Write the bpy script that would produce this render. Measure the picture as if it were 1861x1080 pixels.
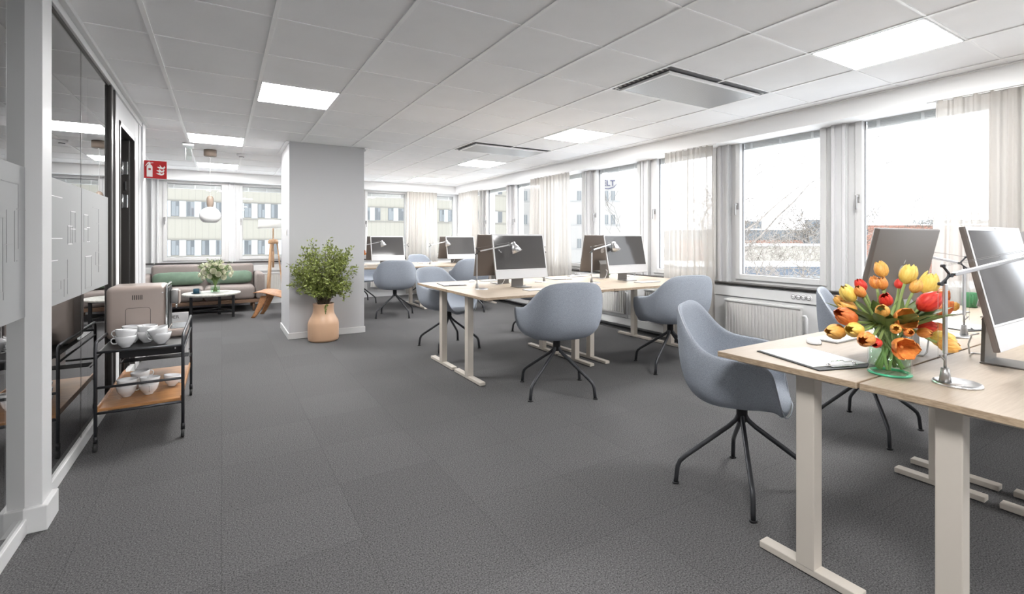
import bpy, bmesh, math, random
from mathutils import Vector, Matrix, Euler, noise
random.seed(7)
PI = math.pi
for o in list(bpy.data.objects): bpy.data.objects.remove(o)
SC = bpy.context.scene
COL = SC.collection

# ------------------------------------------------------------------ camera
W_, H_ = 1861.0, 1080.0
FPX = 877.3
YAW = 0.54147
cd = bpy.data.cameras.new('camera')
cam = bpy.data.objects.new('camera', cd); COL.objects.link(cam)
cam.location = (0, 0, 1.22)
cam.rotation_euler = (PI/2, 0, -YAW)
cd.sensor_width = 36; cd.sensor_fit = 'HORIZONTAL'
cd.lens = FPX/W_*36
cd.shift_y = -(540-434.1)/W_
cd.clip_start = 0.02; cd.clip_end = 500
SC.camera = cam

# ------------------------------------------------------------------ world
wd = bpy.data.worlds.new('overcast_sky'); SC.world = wd; wd.use_nodes = True
nt = wd.node_tree; nt.nodes.clear()
wo = nt.nodes.new('ShaderNodeOutputWorld'); bg = nt.nodes.new('ShaderNodeBackground')
tc = nt.nodes.new('ShaderNodeTexCoord'); sx = nt.nodes.new('ShaderNodeSeparateXYZ'); cr = nt.nodes.new('ShaderNodeValToRGB')
nt.links.new(tc.outputs['Generated'], sx.inputs[0]); nt.links.new(sx.outputs['Z'], cr.inputs[0])
cr.color_ramp.elements[0].position = 0.0; cr.color_ramp.elements[0].color = (0.90, 0.93, 1.0, 1)
cr.color_ramp.elements[1].position = 0.6; cr.color_ramp.elements[1].color = (0.96, 0.98, 1.0, 1)
nt.links.new(cr.outputs[0], bg.inputs[0]); bg.inputs[1].default_value = 3.6
nt.links.new(bg.outputs[0], wo.inputs[0])
PANEL_EMIT = 42.0
vs = SC.view_settings
vs.view_transform = 'Standard'; vs.look = 'None'; vs.gamma = 1.0; vs.use_curve_mapping = False
vs.exposure = 0.46

# ------------------------------------------------------------------ materials
def mat(name, col, rough=0.5, metal=0.0, noise_s=0, noise_a=0.0, bump=0.0, bump_s=0, spec=0.5, coat=0.0):
    m = bpy.data.materials.new(name); m.use_nodes = True
    n = m.node_tree; b = n.nodes['Principled BSDF']
    b.inputs['Base Color'].default_value = (*col, 1); b.inputs['Roughness'].default_value = rough
    b.inputs['Metallic'].default_value = metal
    if 'Specular IOR Level' in b.inputs: b.inputs['Specular IOR Level'].default_value = spec
    if coat and 'Coat Weight' in b.inputs: b.inputs['Coat Weight'].default_value = coat
    t = None
    if noise_s or bump_s:
        t = n.nodes.new('ShaderNodeTexCoord')
    if noise_s:
        no = n.nodes.new('ShaderNodeTexNoise'); no.inputs['Scale'].default_value = noise_s; no.inputs['Detail'].default_value = 3
        r = n.nodes.new('ShaderNodeValToRGB')
        r.color_ramp.elements[0].position = .3; r.color_ramp.elements[1].position = .7
        r.color_ramp.elements[0].color = (*[c*(1-noise_a) for c in col], 1)
        r.color_ramp.elements[1].color = (*[min(1, c*(1+noise_a)) for c in col], 1)
        n.links.new(t.outputs['Object'], no.inputs['Vector']); n.links.new(no.outputs['Fac'], r.inputs[0])
        n.links.new(r.outputs[0], b.inputs['Base Color'])
    if bump_s:
        nb = n.nodes.new('ShaderNodeTexNoise'); nb.inputs['Scale'].default_value = bump_s; nb.inputs['Detail'].default_value = 2
        bu = n.nodes.new('ShaderNodeBump'); bu.inputs['Strength'].default_value = bump; bu.inputs['Distance'].default_value = .002
        n.links.new(t.outputs['Object'], nb.inputs['Vector']); n.links.new(nb.outputs['Fac'], bu.inputs['Height'])
        n.links.new(bu.outputs[0], b.inputs['Normal'])
    return m

def wood(name, c1, c2, axis=(1, 14, 14), rough=.45):
    m = bpy.data.materials.new(name); m.use_nodes = True
    n = m.node_tree; b = n.nodes['Principled BSDF']; b.inputs['Roughness'].default_value = rough
    t = n.nodes.new('ShaderNodeTexCoord'); mp = n.nodes.new('ShaderNodeMapping'); mp.inputs['Scale'].default_value = axis
    no = n.nodes.new('ShaderNodeTexNoise'); no.inputs['Scale'].default_value = 4; no.inputs['Detail'].default_value = 6; no.inputs['Distortion'].default_value = .6
    r = n.nodes.new('ShaderNodeValToRGB'); r.color_ramp.elements[0].position = .35; r.color_ramp.elements[1].position = .65
    r.color_ramp.elements[0].color = (*c1, 1); r.color_ramp.elements[1].color = (*c2, 1)
    n.links.new(t.outputs['Object'], mp.inputs[0]); n.links.new(mp.outputs[0], no.inputs['Vector'])
    n.links.new(no.outputs['Fac'], r.inputs[0]); n.links.new(r.outputs[0], b.inputs['Base Color'])
    return m

def emit(name, col, s):
    m = bpy.data.materials.new(name); m.use_nodes = True
    n = m.node_tree; n.nodes.clear()
    e = n.nodes.new('ShaderNodeEmission'); e.inputs[0].default_value = (*col, 1); e.inputs[1].default_value = s
    o = n.nodes.new('ShaderNodeOutputMaterial'); n.links.new(e.outputs[0], o.inputs[0]); return m

def thin_glass(name, tint=(1, 1, 1), refl=1.0, ior=1.5, base=0.0, rough=0.0):
    m = bpy.data.materials.new(name); m.use_nodes = True
    n = m.node_tree; n.nodes.clear()
    tr = n.nodes.new('ShaderNodeBsdfTransparent'); tr.inputs[0].default_value = (*tint, 1)
    gl = n.nodes.new('ShaderNodeBsdfGlossy'); gl.inputs['Roughness'].default_value = rough
    fr = n.nodes.new('ShaderNodeFresnel'); fr.inputs[0].default_value = ior
    # a pane seen from behind must reflect like one seen from the front
    ge = n.nodes.new('ShaderNodeNewGeometry')
    mu = n.nodes.new('ShaderNodeMath'); mu.operation = 'MULTIPLY_ADD'; mu.use_clamp = True
    mu.inputs[1].default_value = refl; mu.inputs[2].default_value = base
    inv = n.nodes.new('ShaderNodeMath'); inv.operation = 'SUBTRACT'; inv.inputs[0].default_value = 1.0
    n.links.new(ge.outputs['Backfacing'], inv.inputs[1])
    m2 = n.nodes.new('ShaderNodeMath'); m2.operation = 'MULTIPLY'
    mx = n.nodes.new('ShaderNodeMixShader'); o = n.nodes.new('ShaderNodeOutputMaterial')
    n.links.new(fr.outputs[0], mu.inputs[0]); n.links.new(mu.outputs[0], m2.inputs[0]); n.links.new(inv.outputs[0], m2.inputs[1])
    n.links.new(m2.outputs[0], mx.inputs[0])
    n.links.new(tr.outputs[0], mx.inputs[1]); n.links.new(gl.outputs[0], mx.inputs[2]); n.links.new(mx.outputs[0], o.inputs[0])
    return m

def sheer(name, col, tra=.45):
    m = bpy.data.materials.new(name); m.use_nodes = True
    n = m.node_tree; n.nodes.clear()
    tr = n.nodes.new('ShaderNodeBsdfTransparent'); tl = n.nodes.new('ShaderNodeBsdfTranslucent'); df = n.nodes.new('ShaderNodeBsdfDiffuse')
    for s in (tl, df): s.inputs[0].default_value = (*col, 1)
    a = n.nodes.new('ShaderNodeMixShader'); a.inputs[0].default_value = .5
    b = n.nodes.new('ShaderNodeMixShader'); b.inputs[0].default_value = 1-tra
    o = n.nodes.new('ShaderNodeOutputMaterial')
    n.links.new(tl.outputs[0], a.inputs[1]); n.links.new(df.outputs[0], a.inputs[2])
    n.links.new(tr.outputs[0], b.inputs[1]); n.links.new(a.outputs[0], b.inputs[2]); n.links.new(b.outputs[0], o.inputs[0])
    return m

def carpet():
    m = bpy.data.materials.new('grey_carpet'); m.use_nodes = True
    n = m.node_tree; b = n.nodes['Principled BSDF']; b.inputs['Roughness'].default_value = 1.0
    b.inputs['Specular IOR Level'].default_value = .1
    t = n.nodes.new('ShaderNodeTexCoord')
    no = n.nodes.new('ShaderNodeTexNoise'); no.inputs['Scale'].default_value = 170; no.inputs['Detail'].default_value = 4; no.inputs['Roughness'].default_value = .8
    r = n.nodes.new('ShaderNodeValToRGB'); r.color_ramp.elements[0].position = .36; r.color_ramp.elements[1].position = .64
    r.color_ramp.elements[0].color = (.030, .0295, .030, 1); r.color_ramp.elements[1].color = (.19, .186, .19, 1)
    ch = n.nodes.new('ShaderNodeTexBrick'); ch.offset = 0; ch.squash = 1
    ch.inputs['Scale'].default_value = 1; ch.inputs['Brick Width'].default_value = .5; ch.inputs['Row Height'].default_value = .5
    ch.inputs['Mortar Size'].default_value = .0012; ch.inputs['Mortar Smooth'].default_value = 0.1; ch.inputs['Bias'].default_value = 0
    ch.inputs['Color1'].default_value = (.945, .945, .945, 1); ch.inputs['Color2'].default_value = (1.05, 1.05, 1.05, 1); ch.inputs['Mortar'].default_value = (.72, .72, .72, 1)
    mx = n.nodes.new('ShaderNodeMix'); mx.data_type = 'RGBA'; mx.blend_type = 'MULTIPLY'; mx.inputs[0].default_value = 1
    n.links.new(t.outputs['Object'], no.inputs['Vector']); n.links.new(t.outputs['Object'], ch.inputs['Vector'])
    n.links.new(no.outputs['Fac'], r.inputs[0]); n.links.new(r.outputs[0], mx.inputs[6]); n.links.new(ch.outputs['Color'], mx.inputs[7])
    n.links.new(mx.outputs[2], b.inputs['Base Color'])
    bu = n.nodes.new('ShaderNodeBump'); bu.inputs['Strength'].default_value = .12; bu.inputs['Distance'].default_value = .001
    n.links.new(no.outputs['Fac'], bu.inputs['Height']); n.links.new(bu.outputs[0], b.inputs['Normal'])
    return m

def striped(name, c1, c2, period, axis, rough=.7, duty=.06):
    m = bpy.data.materials.new(name); m.use_nodes = True
    n = m.node_tree; b = n.nodes['Principled BSDF']; b.inputs['Roughness'].default_value = rough
    t = n.nodes.new('ShaderNodeTexCoord'); s = n.nodes.new('ShaderNodeSeparateXYZ')
    d = n.nodes.new('ShaderNodeMath'); d.operation = 'DIVIDE'; d.inputs[1].default_value = period
    f = n.nodes.new('ShaderNodeMath'); f.operation = 'FRACT'
    l = n.nodes.new('ShaderNodeMath'); l.operation = 'LESS_THAN'; l.inputs[1].default_value = duty
    mx = n.nodes.new('ShaderNodeMix'); mx.data_type = 'RGBA'
    mx.inputs[6].default_value = (*c1, 1); mx.inputs[7].default_value = (*c2, 1)
    n.links.new(t.outputs['Object'], s.inputs[0]); n.links.new(s.outputs[axis], d.inputs[0]); n.links.new(d.outputs[0], f.inputs[0])
    n.links.new(f.outputs[0], l.inputs[0]); n.links.new(l.outputs[0], mx.inputs[0]); n.links.new(mx.outputs[2], b.inputs['Base Color'])
    return m

def perforated(name):
    m = mat(name, (.42, .43, .44), .38, .6)
    n = m.node_tree; b = n.nodes['Principled BSDF']
    t = n.nodes.new('ShaderNodeTexCoord'); v = n.nodes.new('ShaderNodeTexVoronoi'); v.inputs['Scale'].default_value = 85; v.inputs['Randomness'].default_value = 0
    r = n.nodes.new('ShaderNodeValToRGB'); r.color_ramp.elements[0].position = .28; r.color_ramp.elements[1].position = .36
    r.color_ramp.elements[0].color = (.05, .05, .055, 1); r.color_ramp.elements[1].color = (.42, .425, .43, 1)
    n.links.new(t.outputs['Object'], v.inputs['Vector']); n.links.new(v.outputs['Distance'], r.inputs[0]); n.links.new(r.outputs[0], b.inputs['Base Color'])
    return m

M = dict(
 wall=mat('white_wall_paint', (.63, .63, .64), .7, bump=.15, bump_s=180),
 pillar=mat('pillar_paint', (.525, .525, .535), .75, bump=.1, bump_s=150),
 trim=mat('white_gloss_trim', (.64, .64, .64), .4),
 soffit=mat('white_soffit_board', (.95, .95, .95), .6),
 frame=mat('window_frame_paint', (.62, .62, .62), .35),
 tile=mat('ceiling_tile', (.93, .93, .935), .9, noise_s=3, noise_a=.02, bump=.2, bump_s=260),
 tbar=mat('ceiling_grid_metal', (.97, .97, .97), .4),
 carpet=carpet(),
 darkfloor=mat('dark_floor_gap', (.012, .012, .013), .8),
 panel=emit('panel_light', (1, .99, .975), PANEL_EMIT),
 perf=perforated('perforated_steel'),
 black=mat('black_metal', (.018, .018, .02), .38, .2),
 gun=mat('gunmetal_powder_coat', (.06, .062, .068), .38, .55),
 dframe=mat('dark_door_frame', (.032, .029, .027), .35),
 dglass=thin_glass('partition_glass', (.50, .51, .51), 2.0, 1.6),
 pane=thin_glass('window_pane', (.97, .985, .98), 1.0, 1.45),
 clear=thin_glass('clear_glass', (.96, .99, .975), 1.2, 1.45),
 frost=mat('frosted_film', (.31, .315, .315), .55),
 filmline=mat('film_line', (.22, .22, .22), .3),
 filmlight=mat('film_line_light', (.80, .80, .80), .5),
 blind=mat('blind_slats', (.74, .75, .76), .5),
 recess=mat('dark_vent_recess', (.10, .10, .105), .6),
 tape=mat('blind_tape', (.75, .76, .78), .6),
 sill=mat('dark_sill', (.035, .03, .028), .3),
 rad=striped('radiator_ribs', (.60, .59, .57), (.36, .355, .345), .033, 1, .45, .45),
 radx=striped('radiator_ribs_back', (.60, .59, .57), (.36, .355, .345), .033, 0, .45, .45),
 radplain=mat('radiator_paint', (.62, .61, .59), .4),
 oak=wood('light_oak_top', (.405, .332, .258), (.455, .38, .303), (2.0, 34, 34)),
 oakedge=wood('oak_edge', (.30, .22, .15), (.47, .36, .25), (9, 9, 60)),
 beige=mat('beige_powder_coat', (.58, .53, .47), .5),
 fabric=mat('grey_blue_wool', (.33, .36, .41), .95, noise_s=380, noise_a=.28, bump=.35, bump_s=420, spec=.15),
 piping=mat('wool_piping', (.44, .47, .52), .9),
 alu=mat('brushed_aluminium', (.74, .74, .75), .28, 1.0),
 alustand=mat('aluminium_stand', (.33, .325, .32), .38, .7),
 aluback=mat('aluminium_shell', (.19, .165, .15), .42, .35),
 logo=mat('polished_emblem', (.55, .54, .54), .3, .5),
 chin=mat('silver_chin', (.70, .70, .71), .4),
 bezel=mat('white_bezel', (.80, .80, .81), .35),
 screen=mat('dark_screen', (.085, .082, .082), .08),
 white=mat('white_plastic', (.80, .80, .81), .3),
 paper=mat('white_paper', (.82, .82, .83), .7, noise_s=30, noise_a=.03),
 china=mat('white_porcelain', (.82, .82, .83), .12, coat=.5),
 chrome=mat('chrome', (.82, .82, .83), .12, 1.0),
 monstand=mat('shaded_stand_aluminium', (.19, .18, .17), .4, .6),  # darker copy of the stand aluminium, shade on the stands put into its colour
 gasketg=mat('window_gasket', (.16, .16, .165), .5),
 ceiltrim=mat('white_metal_frame', (.95, .95, .95), .4),
 taupe=mat('taupe_enamel', (.43, .355, .315), .3, coat=.3),
 teak=wood('teak', (.36, .16, .055), (.52, .26, .10), (2, 16, 16), .3),
 ply=wood('walnut_ply', (.34, .15, .06), (.48, .24, .11), (12, 2, 12), .35),
 ash=wood('ash_wood', (.45, .27, .15), (.58, .38, .23), (20, 20, 2), .4),
 darkwood=wood('dark_oak_rail', (.16, .09, .055), (.25, .15, .095), (2, 14, 14)),
 sofa=mat('taupe_fabric', (.27, .235, .222), .95, noise_s=150, noise_a=.15, spec=.1),
 cushion=mat('sage_velvet', (.12, .18, .13), .8, noise_s=12, noise_a=.12),
 marble=mat('terrazzo', (.62, .61, .56), .35, noise_s=26, noise_a=.25),
 terracotta=mat('peach_ceramic', (.60, .385, .25), .35),
 red=mat('sign_red', (.42, .008, .01), .4),
 signwhite=mat('sign_white', (.80, .78, .76), .5),
 opal=mat('opal_glass', (.86, .86, .86), .25),
 fixture=mat('beige_fixture', (.22, .17, .135), .45),
 shade=sheer('lamp_shade_fabric', (.82, .82, .80), .1),
 sheer=sheer('sheer_linen', (.62, .59, .555), .20),
 greenmug=mat('green_ceramic', (.055, .20, .085), .35),
 bluecup=mat('blue_ceramic', (.02, .075, .12), .3),
 soil=mat('dark_soil', (.03, .022, .016), 1),
 leaf=mat('olive_leaf', (.22, .26, .065), .45, noise_s=14, noise_a=.55),
 twig=mat('twig_bark', (.10, .075, .05), .8),
 tleaf=mat('tulip_leaf', (.16, .24, .075), .45, noise_s=18, noise_a=.25),
 tstem=mat('tulip_stem', (.28, .38, .13), .45),
 sage=mat('rose_leaf', (.13, .20, .06), .5, noise_s=20, noise_a=.5),
 cream=mat('cream_petal', (.80, .80, .64), .6, noise_s=40, noise_a=.12),
 waterg=thin_glass('vase_water', (.80, .92, .82), 1.0, 1.33),
 greenbase=mat('green_glass_base', (.10, .62, .36), .1),
 facade=striped('cream_cladding', (.215, .207, .178), (.178, .171, .148), .42, 0, .8, .07),
 facade2=mat('pale_render', (.29, .283, .276), .8),
 fwin=mat('facade_window', (.065, .072, .077), .15),
 fwin2=mat('facade_window_pale', (.12, .133, .14), .2),
 fpanel=mat('facade_white_panel', (.27, .285, .29), .6),
 fband=mat('facade_ledge', (.155, .148, .132), .7),
 brick=mat('red_brick', (.22, .11, .08), .9, noise_s=3, noise_a=.2),
 slate=mat('slate_wall', (.10, .115, .13), .8),
 yellowwall=mat('yellow_wall', (.31, .295, .26), .8),
 bluefascia=mat('blue_fascia', (.075, .095, .125), .5),
 snow=mat('snow', (.86, .88, .90), .8, noise_s=.4, noise_a=.06),
 bark=mat('tree_bark', (.10, .085, .07), .9, noise_s=6, noise_a=.3),
 birch=mat('snowy_bark', (.21, .19, .17), .9, noise_s=9, noise_a=.5),
 letter=mat('sign_letters', (.04,.04,.09), .6),
 letterred=mat('sign_letters_red', (.62, .22, .16), .6),
 ink=mat('black_ink', (.02, .02, .02), .6), greyprint=mat('grey_print', (.16, .16, .17), .6),
)

# ------------------------------------------------------------------ helpers
class B:
    def __init__(s): s.bm = bmesh.new()
    def box(s, a, b, bev=0, seg=2):
        r = bmesh.ops.create_cube(s.bm, size=1); vs_ = r['verts']
        for v in vs_:
            v.co = Vector([(a[i]+b[i])/2 + v.co[i]*(b[i]-a[i]) for i in range(3)])
        if bev:
            es = list({e for v in vs_ for e in v.link_edges})
            bmesh.ops.bevel(s.bm, geom=es, offset=bev, segments=seg, affect='EDGES', profile=.5)
        return s
    def obox(s, c, size, rot=(0, 0, 0), bev=0):
        n0 = len(s.bm.verts)
        tmp = B().box([-x/2 for x in size], [x/2 for x in size], bev)
        mt = Matrix.Translation(c) @ Euler(rot).to_matrix().to_4x4()
        s.merge(tmp, mt); return s
    def merge(s, other, mt=None):
        if mt is not None: bmesh.ops.transform(other.bm, matrix=mt, verts=other.bm.verts)
        me = bpy.data.meshes.new('t'); other.bm.to_mesh(me); s.bm.from_mesh(me); bpy.data.meshes.remove(me); other.bm.free(); return s
    def bar(s, p0, p1, w, d, up=(0, 0, 1)):
        p0 = Vector(p0); p1 = Vector(p1); z = (p1-p0); L = z.length; z.normalize()
        x = Vector(up).cross(z)
        if x.length < 1e-4: x = Vector((1, 0, 0)).cross(z)
        x.normalize(); y = z.cross(x)
        mt = Matrix((x, y, z)).transposed().to_4x4(); mt.translation = (p0+p1)/2
        s.merge(B().box((-w/2, -d/2, -L/2), (w/2, d/2, L/2), min(w, d)*.12), mt); return s
    def tube(s, pts, r, seg=10, caps=True):
        pts = [Vector(p) for p in pts]; n = len(pts)
        rs = r if isinstance(r, (list, tuple)) else [r]*n
        rings = []; prev = None
        for i, p in enumerate(pts):
            t = (pts[min(i+1, n-1)]-pts[max(i-1, 0)])
            if t.length < 1e-9: t = Vector((0, 0, 1))
            t.normalize()
            if prev is None:
                a = Vector((0, 0, 1)) if abs(t.z) < .9 else Vector((1, 0, 0))
                x = a.cross(t).normalized()
            else:
                x = prev - t*prev.dot(t)
                x = x.normalized() if x.length > 1e-6 else Vector((1, 0, 0)).cross(t).normalized()
            prev = x; y = t.cross(x)
            rings.append([s.bm.verts.new(p+(x*math.cos(2*PI*k/seg)+y*math.sin(2*PI*k/seg))*rs[i]) for k in range(seg)])
        for i in range(n-1):
            for k in range(seg):
                f = s.bm.faces.new((rings[i][k], rings[i][(k+1) % seg], rings[i+1][(k+1) % seg], rings[i+1][k])); f.smooth = True
        if caps:
            s.bm.faces.new(list(reversed(rings[0]))); s.bm.faces.new(rings[-1])
        return s
    def cyl(s, p0, p1, r0, r1=None, seg=24): return s.tube([p0, p1], [r0, r0 if r1 is None else r1], seg)
    def lathe(s, prof, c=(0, 0, 0), seg=32, mt=None, smooth=True):
        c = Vector(c); rings = []
        for r, z in prof:
            if r < 1e-6: rings.append([s.bm.verts.new((0, 0, z))])
            else: rings.append([s.bm.verts.new((r*math.cos(2*PI*k/seg), r*math.sin(2*PI*k/seg), z)) for k in range(seg)])
        for i in range(len(rings)-1):
            a, b = rings[i], rings[i+1]
            for k in range(seg):
                k2 = (k+1) % seg
                if len(a) == 1 and len(b) == 1: continue
                if len(a) == 1: f = s.bm.faces.new((a[0], b[k2], b[k]))
                elif len(b) == 1: f = s.bm.faces.new((a[k], a[k2], b[0]))
                else: f = s.bm.faces.new((a[k], a[k2], b[k2], b[k]))
                f.smooth = smooth
        vsn = [v for r in rings for v in r]
        if mt is not None: bmesh.ops.transform(s.bm, matrix=mt, verts=vsn)
        bmesh.ops.translate(s.bm, vec=c, verts=vsn)
        return s
    def prism(s, pts, z0, z1, mt=None):
        a = [s.bm.verts.new((x, y, z0)) for x, y in pts]; b = [s.bm.verts.new((x, y, z1)) for x, y in pts]; n = len(pts)
        s.bm.faces.new(list(reversed(a))); s.bm.faces.new(b)
        for i in range(n): s.bm.faces.new((a[i], a[(i+1) % n], b[(i+1) % n], b[i]))
        if mt is not None: bmesh.ops.transform(s.bm, matrix=mt, verts=a+b)
        return s
    def grid(s, f, nu, nv, closeu=False):
        vv = [[s.bm.verts.new(f(i/(nu if closeu else nu-1), j/(nv-1))) for j in range(nv)] for i in range(nu)]
        for i in range(nu if closeu else nu-1):
            for j in range(nv-1):
                i2 = (i+1) % nu
                fc = s.bm.faces.new((vv[i][j], vv[i2][j], vv[i2][j+1], vv[i][j+1])); fc.smooth = True
        return vv
    def build(s, name, m, parent=None, smooth=False, loc=None, fix=True):
        if fix: bmesh.ops.recalc_face_normals(s.bm, faces=s.bm.faces)
        me = bpy.data.meshes.new(name); s.bm.to_mesh(me); s.bm.free()
        if smooth:
            for p in me.polygons: p.use_smooth = True
        me.materials.append(m if not isinstance(m, str) else M[m])
        o = bpy.data.objects.new(name, me); COL.objects.link(o)
        if parent is not None: o.parent = parent
        if loc is not None: o.location = loc
        return o

def tag(o, label=None, cat=None, group=None, kind=None):
    if label: o['label'] = label
    if cat: o['category'] = cat
    if group: o['group'] = group
    if kind: o['kind'] = kind
    return o
def thing(name, label, cat, loc=(0, 0, 0), rz=0, group=None, kind=None):
    o = bpy.data.objects.new(name, None); o.empty_display_size = .05; COL.objects.link(o)
    o.location = loc; o.rotation_euler = (0, 0, rz); tag(o, label, cat, group, kind); return o
def kids(o): return [c for c in bpy.data.objects if c.parent == o]
def dup(root, loc, rz, label, group=None, scale=None):
    r = root.copy(); COL.objects.link(r); r.location = loc; r.rotation_euler = (0, 0, rz)
    r['label'] = label
    if group: r['group'] = group
    if scale: r.scale = scale
    for ch in kids(root):
        c = ch.copy(); COL.objects.link(c); c.parent = r
        for g in kids(ch):
            d = g.copy(); COL.objects.link(d); d.parent = c
    return r
def struct(o, label, cat): return tag(o, label, cat, kind='structure')
def interp(tab, x):
    if x <= tab[0][0]: return tab[0][1]
    for (a, va), (b, vb) in zip(tab, tab[1:]):
        if x <= b:
            t = (x-a)/(b-a); t = t*t*(3-2*t); return va+(vb-va)*t
    return tab[-1][1]
def cubic(tab, x):
    n = len(tab)
    if x <= tab[0][0]: return tab[0][1]
    if x >= tab[-1][0]: return tab[-1][1]
    def slope(i):
        if i == 0 or i == n-1: return 0.0
        return (tab[i+1][1]-tab[i-1][1])/(tab[i+1][0]-tab[i-1][0])
    for i in range(n-1):
        a, va = tab[i]; b, vb = tab[i+1]
        if x <= b:
            h = b-a; t = (x-a)/h; m0 = slope(i)*h; m1 = slope(i+1)*h
            return (2*t**3-3*t**2+1)*va+(t**3-2*t**2+t)*m0+(-2*t**3+3*t**2)*vb+(t**3-t**2)*m1
def text_mesh(name, txt, size, m, parent, mt, depth=.002):
    cu = bpy.data.curves.new(name, 'FONT'); cu.body = txt; cu.size = size; cu.extrude = depth; cu.align_x = 'CENTER'; cu.align_y = 'CENTER'
    to = bpy.data.objects.new(name, cu)
    me = bpy.data.meshes.new_from_object(to)
    bpy.data.objects.remove(to)
    me.materials.clear(); me.materials.append(M[m]); me.transform(mt)
    o = bpy.data.objects.new(name, me); COL.objects.link(o); o.parent = parent; return o
# ================================================================== ROOM
HC = 2.40
XW, YB = 4.80, 10.30
XL, YN = -3.6, -3.2
o = B().box((XL, YN, -.08), (XW+.25, YB+.25, 0)).build('floor', 'carpet'); struct(o, 'dark grey speckled carpet tile floor of the open office', 'floor')
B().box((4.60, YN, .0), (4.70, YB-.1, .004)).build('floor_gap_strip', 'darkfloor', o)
ceil = B().box((XL, YN, HC+.004), (XW+.25, YB+.25, HC+.12)).build('ceiling', 'tile'); struct(ceil, 'suspended ceiling of light grey square acoustic tiles', 'ceiling')
GX, GY, TX, TY = -.349, .464, .593, .600
g = B()
for k in range(-1, 9):
    x = GX+k*TX
    if x > 4.5: continue
    y0 = YN; wdt = .012
    segs = [(y0, 10.05)] if not (.70-.02 < x < 1.60) else [(y0, 6.38), (7.31, 10.05)]
    if x < -.7: segs = [(6.25, 10.05)]
    for a, b in segs: g.box((x-wdt, a, HC-.002), (x+wdt, b, HC+.004))
for k in (-4, -3, -2): g.box((GX+k*TX-.012, 6.25, HC-.002), (GX+k*TX+.012, 10.05, HC+.004))
g.build('ceiling_grid', 'tbar', ceil)
g = B()
for k in range(-6, 17):
    y = GY+k*TY
    x0 = -.66 if y < 6.2 else XL
    if 6.38 < y < 7.31: g.box((x0, y-.006, HC), (.69, y+.006, HC+.004)); g.box((1.61, y-.006, HC), (4.54, y+.006, HC+.004))
    else: g.box((x0, y-.006, HC), (4.54, y+.006, HC+.004))
g.build('ceiling_grid', 'tbar', ceil)
# soffit boxing
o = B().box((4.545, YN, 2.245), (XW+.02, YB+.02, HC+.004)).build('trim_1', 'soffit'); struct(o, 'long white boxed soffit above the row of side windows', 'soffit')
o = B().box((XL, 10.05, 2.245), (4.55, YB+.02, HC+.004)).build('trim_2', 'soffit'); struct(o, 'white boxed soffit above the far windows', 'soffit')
g = B(); g.box((4.53, YN, HC-.006), (4.547, 10.05, HC+.002)); g.box((XL, 10.035, HC-.006), (4.547, 10.051, HC+.002))
o = g.build('trim_3', 'tbar'); struct(o, 'thin white edge trim where ceiling tiles meet the soffits', 'trim')

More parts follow.
